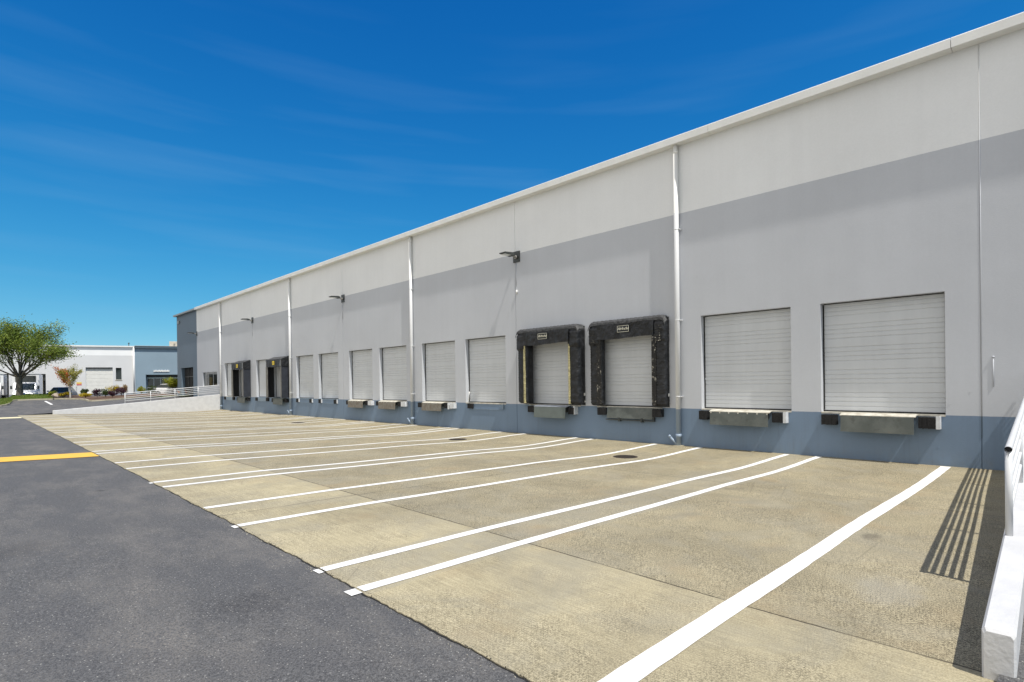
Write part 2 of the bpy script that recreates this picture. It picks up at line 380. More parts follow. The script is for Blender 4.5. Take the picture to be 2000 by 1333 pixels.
# worn vinyl with exposed fabric
m_worn = newmat("worn_vinyl", 0.6, 0.4); g = NG(m_worn); z_ = g.sep()[2]
wv = g.math('MULTIPLY', g.rng(g.noise(11, 4, 0.7, g.map((1, 1, 0.9))), 0.58, 0.62, 0, 1), g.rng(g.noise(2.0, 3), 0.42, 0.55, 0.1, 1.0))
g.color(g.mix(wv, (0.014, 0.013, 0.012), (0.40, 0.38, 0.32))); g.bump(g.noise(14, 4), 0.6, 0.02)
m_ystrip = mat("yellow_guide_strip", (0.50, 0.45, 0.24), 0.7, var=0.35, vscale=9, bump=0.2)
m_steel = newmat("galvanised_lip", 0.55, 0.5); g = NG(m_steel)
c = g.mix(g.rng(g.noise(2.2, 5, 0.65), 0.4, 0.65), (0.080, 0.092, 0.085), (0.125, 0.138, 0.128))
c = g.mix(g.rng(g.noise(7, 5, 0.6, g.map((1, 1, 1), (2, 2, 2))), 0.58, 0.68, 0, 0.6), c, (0.06, 0.06, 0.055))
c = g.mix(g.rng(g.noise(13, 4, 0.6, g.map((1, 1, 1), (7, 2, 2))), 0.66, 0.74, 0, 0.5), c, (0.22, 0.12, 0.06))
g.color(c); g.bump(g.noise(30, 3), 0.15, 0.004)
m_plate = mat("worn_top_plate", (0.62, 0.60, 0.53), 0.55, var=0.25, vscale=5, bump=0.1, var2=(0.42, 0.39, 0.32))
m_bracket = mat("primed_bracket", (0.62, 0.64, 0.66), 0.5, var=0.12, vscale=8)
m_rustlip = mat("rusty_lip", (0.15, 0.125, 0.095), 0.7, var2=(0.20, 0.19, 0.165), vscale=6, bump=0.2)
m_blueb = mat("band_blue_metal", (0.20, 0.265, 0.335), 0.55, var=0.15, vscale=8)
m_dark = mat("dark_bronze_metal", (0.045, 0.05, 0.048), 0.45, var=0.2, vscale=10)
m_lampm = mat("lamp_housing", (0.30, 0.29, 0.27), 0.4, metal=0.3, var=0.1)
m_lens = mat("lamp_lens", (0.70, 0.72, 0.70), 0.25, var=0.05)
m_iron = mat("cast_iron", (0.060, 0.048, 0.040), 0.6, metal=0.3, var=0.5, vscale=20, bump=0.6, bscale=60)
m_rampw = mat("ramp_wall_paint", (0.57, 0.57, 0.57), 0.6, var=0.07, vscale=3, bump=0.4, bscale=22, bdist=0.012)
m_rail = mat("white_rail_paint", (0.62, 0.63, 0.64), 0.35, var=0.04, vscale=6)
m_glass = mat("dark_glass", (0.012, 0.018, 0.018), 0.05, var=0.2, spec=0.8)
m_alum = mat("aluminium_frame", (0.55, 0.56, 0.56), 0.35, metal=0.4, var=0.05)
m_black = mat("dark_interior", (0.012, 0.013, 0.016), 0.9, var=0.2)
m_kerb = mat("kerb_concrete", (0.42, 0.38, 0.28), 0.85, var=0.15, vscale=4, bump=0.3)
m_grass = newmat("lawn_soil", 0.9, 0.1); g = NG(m_grass)
g.color(g.mix(g.rng(g.noise(1.5, 5), 0.35, 0.65), (0.075, 0.115, 0.022), (0.12, 0.155, 0.035)))
m_blade = newmat("grass_blade", 0.7, 0.2); g = NG(m_blade)
g.color(g.mix(g.rng(g.noise(1.2, 5), 0.35, 0.65), (0.085, 0.14, 0.02), (0.17, 0.20, 0.045)))
m_mulch = mat("bark_mulch", (0.13, 0.075, 0.045), 0.95, var=0.5, vscale=15, bump=0.8, bscale=30)
m_bark = mat("bark", (0.115, 0.10, 0.08), 0.9, var=0.35, vscale=10, bump=0.8, bscale=25)
m_barkp = mat("pale_bark", (0.50, 0.47, 0.42), 0.8, var=0.3, vscale=10, bump=0.4, bscale=25)
def leafmat(name, a, b_, sc_=0.9):
    m = newmat(name, 0.6, 0.25); g = NG(m)
    oi = g.n.new('ShaderNodeTexNoise'); oi.inputs['Scale'].default_value = 5.0; g.L.new(g.pos, oi.inputs['Vector'])
    c = g.mix(g.rng(g.noise(sc_, 3), 0.35, 0.65), a, b_)
    kz = g.rng(oi.outputs['Fac'], 0.3, 0.7, 0.65, 1.3)
    vm = g.n.new('ShaderNodeVectorMath'); vm.operation = 'SCALE'; g.L.new(c, vm.inputs[0]); g.L.new(kz, vm.inputs['Scale'])
    g.color(vm.outputs[0])
    tr = g.n.new('ShaderNodeBsdfTranslucent'); g.L.new(vm.outputs[0], tr.inputs['Color'])
    ms = g.n.new('ShaderNodeMixShader'); ms.inputs[0].default_value = 0.3
    g.L.new(g.b.outputs[0], ms.inputs[1]); g.L.new(tr.outputs[0], ms.inputs[2])
    o = g.n['Material Output']; g.L.new(ms.outputs[0], o.inputs['Surface'])
    return m
m_leaf = leafmat("oak_leaf", (0.10, 0.155, 0.022), (0.27, 0.33, 0.055))
m_red = leafmat("maple_red_leaf", (0.50, 0.13, 0.045), (0.62, 0.28, 0.09))
m_mgreen = leafmat("maple_green_leaf", (0.22, 0.22, 0.03), (0.42, 0.38, 0.07))
m_lime = leafmat("lime_leaf", (0.20, 0.24, 0.02), (0.36, 0.36, 0.03))
m_gold = leafmat("gold_leaf", (0.42, 0.30, 0.02), (0.60, 0.48, 0.04))
m_purp = leafmat("purple_leaf", (0.045, 0.018, 0.03), (0.11, 0.045, 0.06))
m_green = leafmat("shrub_leaf", (0.045, 0.075, 0.018), (0.09, 0.12, 0.03))
m_pink = leafmat("pinkish_leaf", (0.30, 0.17, 0.08), (0.38, 0.26, 0.10))

# ------------------------------------------------------------------ ground surfaces
def lerp_table(t, x):
    if x <= t[0][0]: return t[0][1]
    for (a, p), (b, q) in zip(t, t[1:]):
        if x <= b:
            u = (x-a)/(b-a); return p + (q-p)*u
    return t[-1][1]
WTAB = [(2.83, 1.0), (5.0, 0.84), (7.5, 0.37), (10, 0.0)]
ZTAB = [(10, 0.0), (11.0, -0.014), (12.0, -0.042), (12.8, -0.07), (13.6, -0.093), (14.4, -0.096), (15.2, -0.08), (16.2, -0.05), (17.2, -0.032), (30, -0.03)]
def edge_z(y): return 0.032 + 0.118*(1-math.exp(-max(y-2.2, 0)/6.5))
def apron_z(x, y):
    f = min(1.0, max(0.0, (y-6.3)/2.4))*.42+.58
    return edge_z(y)*lerp_table(WTAB, x) + (lerp_table(ZTAB, x)*f - 0.032*min(1, (x-10)/7.2)*(1-f) if x > 10 else 0)
def asph_z(x, y):
    d = 0.701*x + 0.713*y
    z = edge_z(y) - 0.012
    u = max(0.0, d-42.5)
    z += min(0.92, 0.066*u) if y > 0 else 0
    return z

gb = MB(); gb.face([(-1500, -1500, -0.9), (1500, -1500, -0.9), (1500, 2500, -0.9), (-1500, 2500, -0.9)])
tag(gb.build('ground', m_land), kind='structure')

def frange(a, b, st):
    n = max(1, int(round((b-a)/st))); return [a + (b-a)*i/n for i in range(n+1)]

def sheet(mb, xs, ys, zf, skip=None):
    idx = {}
    for i, x in enumerate(xs):
        for jx, y in enumerate(ys):
            idx[i, jx] = len(mb.v); mb.v.append((x, y, zf(x, y)))
    for i in range(len(xs)-1):
        for jx in range(len(ys)-1):
            if skip and skip((xs[i]+xs[i+1])/2, (ys[jx]+ys[jx+1])/2): continue
            mb.f.append((idx[i, jx], idx[i+1, jx], idx[i+1, jx+1], idx[i, jx+1])); mb.m.append(0); mb.sm.append(True)

# asphalt: everything outside the apron and the warehouse
am = MB()
xs = [-220, -120, -60, -30] + frange(-15, 2.95, 1.2) + frange(2.95, 17.2, 1.0)[1:] + [22, 30, 45, 46, 80, 140]
ys = [-160, -80, -40, -20, -10, -5, -2, 0.40] + frange(1.5, FARY+0.35, 1.5) + frange(58, 100, 2) + [110, 140, 200, 300]
def asz(x, y):
    if y < 0.41 and x > 2.9:                                   # near side ramp climbing to dock level
        return max(0.055, min(1.1, 0.075 + 0.068*(x-5.0)))
    return asph_z(x, y)
sheet(am, xs, ys, asz, skip=lambda x, y: (x > 2.95 and 0.40 < y < FARY+0.35) or (x > 17.2 and -40 < y < 71))
asphalt = am.build('asphalt', m_asph, weld=True); tag(asphalt, kind='structure')

# apron slab with frayed outer edge
ap = MB()
ysA = frange(0.40, 18, 0.05) + frange(18, FARY, 0.3)[1:]
def ex(y):
    r_ = random.Random(int(y*1000)); return EDGE + 0.008*math.sin(y*2.1+1.0) + 0.006*math.sin(y*9.7) + r_.uniform(-.008, .008)
xsA = [2.83, 3.1, 3.6, 4.3, 5.0] + frange(5.6, 17.2, 0.58)
idx = {}
for jx, y in enumerate(ysA):
    for i, x in enumerate(xsA):
        xx = ex(y) if i == 0 else x
        idx[i, jx] = len(ap.v); ap.v.append((xx, y, apron_z(max(xx, EDGE), y)))
for i in range(len(xsA)-1):
    for jx in range(len(ysA)-1):
        ap.f.append((idx[i, jx], idx[i+1, jx], idx[i+1, jx+1], idx[i, jx+1])); ap.m.append(0); ap.sm.append(True)
for jx in range(len(ysA)-1):
    a, b = ysA[jx], ysA[jx+1]
    ap.face([(ex(a), a, apron_z(EDGE, a)), (ex(b), b, apron_z(EDGE, b)), (ex(b)+.01, b, -0.3), (ex(a)+.01, a, -0.3)])
apron = ap.build('concrete_apron', m_conc); tag(apron, kind='structure')

# tar crack that follows the joint
tb = MB()
for jx in range(len(ysA)-1):
    a, b = ysA[jx], ysA[jx+1]
    wa = 0.012 + 0.007*math.sin(a*5.3); wb = 0.012 + 0.007*math.sin(b*5.3)
    za, zb_ = edge_z(a)-0.012+0.004, edge_z(b)-0.012+0.004
    tb.face([(ex(a)-wa, a, za), (ex(a)+.004, a, za), (ex(b)+.004, b, zb_), (ex(b)-wb, b, zb_)])
m_tar = mat("joint_tar", (0.012, 0.012, 0.012), 0.8, var=0.3)
tb.build('joint_seal', m_tar, apron)

def line(y, w_, x0, x1, m, parent, name='painted_line', zf=apron_z, dz=0.005, skew=0.0):
    b = MB(); n = max(1, int((x1-x0)/0.2))
    rr = random.Random(int(y*100)+5)
    pts = []
    for i in range(n+1):
        x = x0 + (x1-x0)*i/n
        o = 0.006*math.sin(x*1.3+y) + rr.uniform(-.003, .003); ww = w_/2 + rr.uniform(-.003, .003)
        pts.append(((x, y+o-ww+skew*i/n, zf(x, y)+dz), (x, y+o+ww+skew*i/n, zf(x, y)+dz)))
    for (p, q), (r_, s_) in zip(pts, pts[1:]): b.face([p, r_, s_, q], 0, True)
    return b.build(name, m, parent)

LY = [2.29, 5.12, 5.96, 8.66, 10.28, 13.03, 13.80, 16.60, 18.08, 21.05, 21.85, 24.62, 26.05, 28.78, 29.65, 32.4,
      33.95, 36.5, 37.35, 40.3, 41.6, 44.4, 45.3, 48.2, 49.4, 52.2, 53.0, 55.6]
for i, y in enumerate(LY):
    ww = 0.205 if i == 0 else 0.158
    line(y, ww, EDGE+0.012, 17.14 - random.uniform(0.0, 0.15), m_white, apron)
    if i in (1, 2, 3, 6):      # overspray stub on the asphalt
        line(y, ww, EDGE-(0.13 if i == 1 else .07), EDGE-0.004, m_white, asphalt, zf=asph_z, dz=.009)
line(26.0, 1.42, -14.0, EDGE-0.02, m_yellow, asphalt, zf=lambda x, y: edge_z(y)-0.012, dz=0.009, skew=-5.05)
line(52.2, 2.2, -20.0, EDGE-0.02, m_cream, asphalt, zf=lambda x, y: asph_z(x, y), dz=0.008)

# ------------------------------------------------------------------ warehouse
wh = empty('warehouse', (WX, 30, 0))
tag(wh, 'long white and grey warehouse with a slate blue base and a row of dock doors', 'warehouse')
def inv(o, p=wh):
    o.matrix_parent_inverse = p.matrix_world.inverted() if False else Matrix.Translation(-p.location)
    return o
def wpart(mb, name, m, **k):
    o = mb.build(name, m, wh, **k); return inv(o)

doors = []      # (y0, y1) near edge, far edge
for k in range(0, 7):
    doors.append((Y0+k*S+0.68, Y0+k*S+3.47)); doors.append((Y0+k*S+4.26, Y0+k*S+7.04))
WIN = (57.6, 62.1, 2.15, 3.57); ENT = (65.4, 69.9, 0.9, 4.22)
ycuts = set([-22.0, YEND]); 
opens = [(a, b, DOCK, DTOP, 0.24) for a, b in doors] + [(*WIN, 0.16), (*ENT, 0.35)]
seams = [Y0+k*S for k in range(-3, 10) if k != 9]
for a, b, *_ in opens: ycuts |= {a, b}
for s_ in seams: ycuts |= {s_-.013, s_+.013}
ycuts = sorted(ycuts); zcuts = sorted({-0.6, DOCK, DTOP, WIN[2], WIN[3], ENT[2], ENT[3], 10.12, BAND, 0.3, 2.6, 6.0, 9.0})
def wdepth(y, z):
    for a, b, c0, c1, d in opens:
        if a < y < b and c0 < z < c1: return d, True
    for s_ in seams:
        if abs(y-s_) < .013: return 0.02, False
    return 0.0, False
wb = MB(); ny, nz_ = len(ycuts)-1, len(zcuts)-1
cell = [[wdepth((ycuts[i]+ycuts[i+1])/2, (zcuts[j_]+zcuts[j_+1])/2) for j_ in range(nz_)] for i in range(ny)]
for i in range(ny):
    for j_ in range(nz_):
        d, op = cell[i][j_]; ya, yb, za, zb_ = ycuts[i], ycuts[i+1], zcuts[j_], zcuts[j_+1]
        if not op: wb.face([(WX+d, yb, za), (WX+d, ya, za), (WX+d, ya, zb_), (WX+d, yb, zb_)])
        if i < ny-1:
            d2 = cell[i+1][j_][0]
            if d2 != d: wb.face([(WX+d, yb, za), (WX+d2, yb, za), (WX+d2, yb, zb_), (WX+d, yb, zb_)])
        if j_ < nz_-1:
            d2 = cell[i][j_+1][0]
            if d2 != d: wb.face([(WX+d, ya, zb_), (WX+d, yb, zb_), (WX+d2, yb, zb_), (WX+d2, ya, zb_)])
# returns and back of the building
wb.face([(WX, YEND, -.6), (WX, YEND, 10.12), (46, YEND, 10.12), (46, YEND, -.6)])
wb.face([(WX, -22, -.6), (46, -22, -.6), (46, -22, 10.12), (WX, -22, 10.12)])
wb.face([(46, -22, -.6), (46, YEND, -.6), (46, YEND, 10.12), (46, -22, 10.12)])
wpart(wb, 'wall', m_wall)
b = MB(); b.box(WX+.05, 45.9, -21.9, YEND-.05, 10.05, 10.16); wpart(b, 'roof', m_roofm)
# eaves gutter, in lengths with joints
b = MB()
for a, c0 in [(-22.3, YSL-.4)]:
    y = a
    while y < c0-.1:
        y2 = min(y+6.1, c0)
        b.prism([(WX-.30, 10.03), (WX+.06, 10.03), (WX+.06, 10.24), (WX-.285, 10.27), (WX-.30, 10.25)], 1, y+.006, y2-.006)
        y = y2
wpart(b, 'gutter', m_trim)
m_slate_trim = mat("slate_trim", (0.27, 0.30, 0.32), 0.5, var=0.1)
b = MB(); b.prism([(WX-.30, 10.05), (WX+.06, 10.05), (WX+.06, 10.22), (WX-.30, 10.22)], 1, YSL-.4, YEND+.3)
b.prism([(WX+.06, 10.05), (46, 10.05), (46, 10.22), (WX+.06, 10.22)], 1, YEND+.003, YEND+.3)
wpart(b, 'eave_trim', m_slate_trim)

b = MB(); b.tube([(WX+.002, Y0-.004, .72), (WX+.002, Y0-.004, 10.0)], .012, 8); wpart(b, 'joint_sealant', m_wall)
# dock doors with ribbed sections
dy = 0
def door_mesh(a, b_, x, z0, z1):
    m = MB()
    prof = [(0.0, z0)]
    z = z0
    while z < z1:
        for off in (0.10, 0.225, 0.35, 0.475):
            zz = z+off
            if zz+.03 < z1:
                prof += [(0.0, zz), (0.014, zz+.010), (0.014, zz+.014), (0.0, zz+.038)]
        z += 0.63
    prof.append((0.0, z1))
    for (d0, za), (d1, zb_) in zip(prof, prof[1:]):
        m.face([(x+d0, b_, za), (x+d0, a, za), (x+d1, a, zb_), (x+d1, b_, zb_)])
    return m
for i, (a, b_) in enumerate(doors):
    o = wpart(door_mesh(a+.0, b_-.0, WX+.225, DOCK+.05, DTOP), 'dock_door', m_door)
    s_ = MB()
    s_.box(WX+.205, WX+.235, a, b_, DOCK+.012, DOCK+.05)
    s_.box(WX+.2, WX+.222, b_-.035, b_-.001, DOCK+.06, DTOP-.03)
    s_.box(WX+.2, WX+.222, a+.001, a+.03, DOCK+.06, DTOP-.03)
    s_.box(WX+.2, WX+.222, a+.04, b_-.04, DTOP-.025, DTOP-.001)
    so_ = s_.build('door_seal', m_rubber, o)
    # sill
    s_ = MB(); s_.box(WX-.012, WX+.24, a+.002, b_-.002, DOCK-.035, DOCK+.010)
    wpart(s_, 'door_sill', m_plate if i not in (8, 9, 10, 11) else m_blueb)

# levelers and bumpers ------------------------------------------------
def bumper(y0, y1, z0=0.88, z1=1.17, d=0.21, x=WX):
    """laminated rubber block: plates on edge between two steel angles"""
    b = MB(); n = max(3, int((y1-y0)/.028)); rr = random.Random(int(y0*91))
    for k in range(n):
        a = y0 + (y1-y0)*k/n
        b.box(x-d+rr.uniform(0, .014), x-.005, a+.002, a+(y1-y0)/n-.002, z0+rr.uniform(0, .012), z1-rr.uniform(0, .01))
    o = wpart(b, 'dock_bumper', m_rubber)
    return o
def bracket(parent, y, z0=0.88, z1=1.2, d=0.21):
    s_ = MB(); s_.box(WX-d-.01, WX-.004, y-.008, y+.008, z0, z1); s_.box(WX-d-.012, WX-d, y+.010, y+.07, z0, z1)
    return s_.build('bracket', m_bracket, parent)
def eod(a, b_, lipm, z_low=0.74, slots=False, plate=m_plate, dx=0.30):
    """edge-of-dock leveler: sloped top plate, hanging lip"""
    r_ = MB(); r_.prism([(WX+.0, 1.222), (WX-.10, 1.222), (WX-dx, 1.175), (WX-dx, 1.155), (WX-.10, 1.20), (WX+.0, 1.20)], 1, a, b_)
    o = wpart(r_, 'dock_leveler', plate)
    l = MB(); l.prism([(WX-dx+.006, 1.148), (WX-dx-.012, 1.148), (WX-dx-.035, z_low), (WX-dx-.017, z_low)], 1, a+.03, b_-.03)
    lo = l.build('lip', lipm, o)
    h = MB()
    if slots:
        n = 7
        for k in range(n):
            y = a+.06+(b_-a-.12)*k/(n-1); h.box(WX-dx-.014, WX-dx+.012, y-.018, y+.018, 1.10, 1.17)
    else:
        h.tube([(WX-dx+.004, a+.04, 1.150), (WX-dx+.004, b_-.04, 1.150)], 0.012, 8)
    h.build('hinge', plate if slots else m_dark, o)
    # springs / dark frame behind
    s_ = MB(); s_.box(WX-.22, WX-.02, a+.1, a+.16, .95, 1.19); s_.box(WX-.22, WX-.02, b_-.16, b_-.1, .95, 1.19)
    s_.build('support_arm', m_dark, o)
    return o
P = lambda k: Y0 + k*S
# door 1 (nearest)
eod(2.86, 4.55, m_steel, 0.73)
bo = bumper(2.42, 2.82); bracket(bo, 2.39); bumper(4.66, 5.03)
# door 2
eod(6.40, 8.25, m_steel, 0.75, slots=True)
bo = bumper(6.00, 6.36); bracket(bo, 5.97); bo = bumper(8.37, 8.66)
# door 3 : pit leveler, lip hanging flush, door bottom pale
l = MB(); l.prism([(WX-.02, 1.20), (WX-.05, 1.20), (WX-.12, .80), (WX-.09, .80)], 1, 10.42, 12.36)
o = wpart(l, 'dock_leveler', m_steel)
s_ = MB(); s_.box(WX-.13, WX-.02, 10.36, 12.40, .735, .765)
for y in (10.85, 11.8): s_.box(WX-.16, WX-.01, y-.03, y+.03, .69, .83)
s_.box(WX-.10, WX-.01, 10.37, 10.40, .77, 1.19)
s_.build('lip_keeper', m_dark, o)
bumper(10.03, 10.36, .90, 1.18, .24); bumper(12.42, 12.72, .90, 1.18, .22)
# door 4
m_glip = mat("green_grey_lip", (0.125, 0.15, 0.142), 0.55, var=0.12, vscale=3)
m_gplate = mat("blue_grey_plate", (0.30, 0.33, 0.38), 0.5, var=0.2, vscale=4)
eod(14.12, 15.86, m_glip, 0.72, plate=m_gplate, dx=0.36)
bo = bumper(13.84, 14.12, .88, 1.15, .25); bracket(bo, 13.81); bumper(15.98, 16.35, .9, 1.17, .22)
# door 5
bumper(20.1, 20.45, .95, 1.19, .12); b = MB(); b.box(WX-.10, WX-.005, 18.0, 18.06, .97, 1.19)
wpart(b, 'dock_bumper', m_blueb)
b = MB(); b.box(WX-.028, WX-.004, 18.06, 20.1, .93, .95); wpart(b, 'ledge_angle', m_blueb)
b = MB(); b.tube([(WX-.06, 20.45, 1.0), (WX-.05, 20.35, 1.75)], .022, 8); wpart(b, 'hold_down_rod', m_trim)
# door 6
eod(22.2, 23.9, m_rustlip, 0.78)
bo = bumper(21.80, 22.12, .92, 1.18); bracket(bo, 21.76); bumper(24.0, 24.38, .92, 1.18)
m_boxp = m_bracket
b = MB(); b.box(WX-.20, WX-.01, 21.38, 21.70, .93, 1.18); wpart(b, 'leveler_end_box', m_boxp)
# doors 7, 8
for (a, b_) in ((26.35, 28.15), (29.85, 31.7)):
    eod(a, b_, m_rustlip, 0.76, slots=True)
    bumper(b_+.08, b_+.42, .92, 1.18); bumper(a-.32, a-.06, .92, 1.18)
    b = MB(); b.box(WX-.20, WX-.01, a-.78, a-.36, .93, 1.18); wpart(b, 'leveler_end_box', m_boxp)
# doors 9, 10: bumpers only
for (a, b_) in ((33.5, 36.25), (37.1, 39.8)):
    for q in (a+.05, b_-.5):
        bumper(q+.1, q+.36, .93, 1.2, .13); b = MB(); b.box(WX-.07, WX-.005, q+.01, q+.09, .95, 1.2); wpart(b, 'bumper_bracket', m_bracket)
    b = MB(); b.box(WX-.025, WX-.004, a+.45, b_-.55, .93, .95); wpart(b, 'ledge_angle', m_blueb)
# doors 11..14
for k in (5, 6):
    a = P(k)
    eod(a+1.0, a+2.85, m_steel, 0.72, plate=m_glip)
    bumper(a+2.95, a+3.4, .88, 1.18); bumper(a+.6, a+.95, .88, 1.18)
    bumper(a+4.35, a+4.75, .93, 1.2, .13); bumper(a+6.7, a+7.0, .93, 1.2, .13)
    b = MB(); b.box(WX-.045, WX-.004, a+4.8, a+6.65, .90, 1.185); wpart(b, 'leveler_cover', m_blueb)

# dock seals ----------------------------------------------------------
def pad(mb, x0, x1, y0, y1, z0, z1, ribs=True, rr=random.Random(3), axis='z', n=None, amp=.018):
    """padded block with a rounded, pleated face"""
    L_ = z1-z0 if axis == 'z' else y1-y0
    n = n or int(L_/.05)
    W_ = (y1-y0) if axis == 'z' else (z1-z0)
    prof = [(0, 0), (.02, .55), (.10, .90), (.22, 1.0), (.5, 1.0), (.78, 1.0), (.90, .90), (.98, .55), (1, 0)]
    rows = []
    for k in range(n+1):
        t = k/n; e = min(t, 1-t)*L_
        s_ = min(1, (e/.08))**.5 if e < .08 else 1
        d = (x1-x0)*(0.55+0.45*s_) - (amp*(1+math.sin(k*math.pi)) if False else (amp if (ribs and k % 2) else 0)) + rr.uniform(-.006, .006)
        row = []
        for u, v in prof:
            yy = u*W_; dd = d*v
            wig = rr.uniform(-.006, .006)
            if axis == 'z': row.append((x1-dd, y0+yy+wig*.5, z0+t*L_))
            else: row.append((x1-dd, y0+t*L_, z0+yy+wig*.5))
        rows.append(row)
    base = len(mb.v)
    for r_ in rows: mb.v += r_
    m_ = len(prof)
    for k in range(n):
        for q in range(m_-1):
            mb.f.append((base+k*m_+q, base+k*m_+q+1, base+(k+1)*m_+q+1, base+(k+1)*m_+q)); mb.m.append(0); mb.sm.append(True)
    for k in (0, n):
        mb.f.append(tuple(base+k*m_+q for q in range(m_))); mb.m.append(0); mb.sm.append(False)

def text_mesh(txt, size, name, m, parent, origin, shear=0.0, ext=0.004):
    cu = bpy.data.curves.new(name, 'FONT'); cu.body = txt; cu.size = size; cu.extrude = ext; cu.shear = shear
    cu.align_x = 'CENTER'; cu.align_y = 'CENTER'
    tmp = bpy.data.objects.new(name, cu); col.objects.link(tmp)
    dg = bpy.context.evaluated_depsgraph_get()
    me = bpy.data.meshes.new_from_object(tmp.evaluated_get(dg))
    bpy.data.objects.remove(tmp); bpy.data.curves.remove(cu)
    # text plane: reads along -Y, up +Z, facing -X
    rot = Matrix(((0, 0, -1), (-1, 0, 0), (0, 1, 0))).to_4x4()
    rot.translation = Vector(origin)
    me.transform(rot); me.materials.clear(); me.materials.append(m)
    o = bpy.data.objects.new(name, me); col.objects.link(o); o.parent = parent
    return o
m_ink = mat("label_white", (0.72, 0.70, 0.58), 0.6, var=0.15, vscale=30)

def seal_a(y0, y1, x0, worn, zt=4.40):
    """padded dock seal: two pleated side pads, head pad, head curtain"""
    r_ = random.Random(int(y0*10)); d = WX-x0
    padw = 0.60
    root = MB(); root.box(WX-.05, WX-.004, y0+.01, y0+padw-.05, 1.25, zt-.05); root.box(WX-.05, WX-.004, y1-padw+.05, y1-.01, 1.25, zt-.05)
    root.box(WX-.05, WX-.004, y0+.16, y1-.16, zt-.5, zt-.01); root.box(WX-.049, WX-.005, y0+.01, y1-.01, zt-.5, zt-.2)
    seal = wpart(root, 'dock_seal', m_dark)
    for side in (0, 1):
        a = y0 if side == 0 else y1-padw
        m = MB(); pad(m, x0, WX-.05, a, a+padw, 1.27, zt-.22, rr=r_, amp=.024)
        m.build('side_pad', m_vinyl if not worn else m_vinyl, seal)
        # guide strip on the inner third of the pad face
        c0 = a+padw-.19 if side == 0 else a+.10
        g_ = MB(); z = 1.30
        while z < zt-.75:
            hgt = r_.uniform(.07, .11); g_.box(x0-.006-r_.uniform(0, .006), x0+.06, c0-(.04 if worn else 0), c0+(.13 if worn else .085), z, z+hgt-.006); z += hgt
        g_.build('guide_strip', m_worn if worn else m_ystrip, seal)
    h = MB(); pad(h, x0-.02, WX-.04, y0-.01, y1+.01, zt-.60, zt, axis='y', rr=r_, n=26, amp=.010)
    RZ = .20
    def rz(y):
        e = max(0.0, min(y-(y0-.012), (y1+.012)-y)); return RZ-math.sqrt(max(0, RZ*RZ-(RZ-e)**2)) if e < RZ else 0.0
    h.v = [(x, y, z-rz(y)*max(0, (z-(zt-.6))/.6)) for x, y, z in h.v]
    hd = h.build('head_pad', m_vinyl, seal)
    # pleated cover on top + curtain hanging on the face
    cov = MB(); n = 36
    for k in range(n):
        a = y0-.012+(y1-y0+.024)*k/n; b_ = y0-.012+(y1-y0+.024)*(k+1)/n; e = .008*(k % 2)
        pts = [(WX-.02, zt+.015+e), (x0+.06, zt+.012+e), (x0-.035-e, zt-.07), (x0-.045-e, zt-.16)]
        for (xa, za), (xb, zb_) in zip(pts, pts[1:]): cov.face([(xa, a, za-rz(a)), (xa, b_, za-rz(b_)), (xb, b_, zb_-rz(b_)), (xb, a, zb_-rz(a))], 0, False)
    cov.build('top_cover', m_seam2, seal)
    cur = MB(); n = 60; a, b_ = y0+.42, y1-.42
    def cx(t, q): return x0-.050 - .014*math.sin(t*9+q*3) - .022*math.sin(t*23+1.7+q)*q - .010*math.sin(t*51+q*2)*q
    def bz(t): return zt-.68 + .02*math.sin(t*6+1) - (.05 if t > .5 else .0)*(t-.5)
    rowz = 7
    for k in range(n):
        for q in range(rowz):
            P_ = []
            for kk_, qq in ((k, q), (k+1, q), (k+1, q+1), (k, q+1)):
                t = kk_/n; u = qq/rowz; zz_ = zt-.14 + (bz(t)-(zt-.14))*u
                P_.append((cx(t, u), a+(b_-a)*t, zz_))
            cur.face(P_, 0, True)
    cur.build('head_curtain', m_vinyl, seal, weld=True)
    # corner caps
    for side in (0, 1):
        a = y0-.02 if side == 0 else y1-.50
        m = MB(); pad(m, x0-.06, WX-.05, a, a+.52, zt-.92, zt-.16, rr=r_, n=12, amp=.016)
        m.build('corner_cap', m_vinyl, seal)
        if worn:
            w_ = MB(); c0 = a+.14
            for q in range(7):
                z = zt-.88+q*.085; w_.box(x0-.068, x0-.03, c0+r_.uniform(0, .05), c0+.2+r_.uniform(0, .05), z, z+r_.uniform(.025, .06))
            w_.build('worn_patch', m_worn, seal)
    # frayed flap straps
    # maker's label
    yc, zc_ = (y0+y1)/2 + (.02 if worn else .1), zt-.36
    lb = MB(); fx = x0-.082; lw, lh = .245, .115
    for (p, q, r2, s2) in ((yc-lw, yc+lw, zc_+lh-.012, zc_+lh), (yc-lw, yc+lw, zc_-lh, zc_-lh+.012), (yc-lw, yc-lw+.012, zc_-lh, zc_+lh), (yc+lw-.012, yc+lw, zc_-lh, zc_+lh)):
        lb.box(fx-.004, fx, p, q, r2, s2)
    lb.box(fx, fx+.03, yc-lw, yc+lw, zc_-lh, zc_+lh, 1)
    lo = lb.build('label_panel', [m_ink, m_vinyl], seal)
    text_mesh("Airlocke", .135, 'lettering', m_ink, seal, (fx-.004, yc, zc_+.005), shear=.35)
    # small white stickers on the near side
    s_ = MB(); s_.box(WX-.13, WX-.05, y0-.022, y0-.012, 1.62, 1.72); s_.box(WX-.09, WX-.03, y0-.022, y0-.012, 1.36, 1.42) if not worn else None
    s_.build('sticker', m_trim, seal)
    return seal
m_seam2 = mat("dusty_top_vinyl", (0.055, 0.056, 0.058), 0.6, var=0.4, vscale=9, bump=0.9, bscale=7, bdist=0.06)
seal_a(9.80, 13.05, WX-.26, True)
seal_a(13.42, 16.76, WX-.44, False, 4.38)

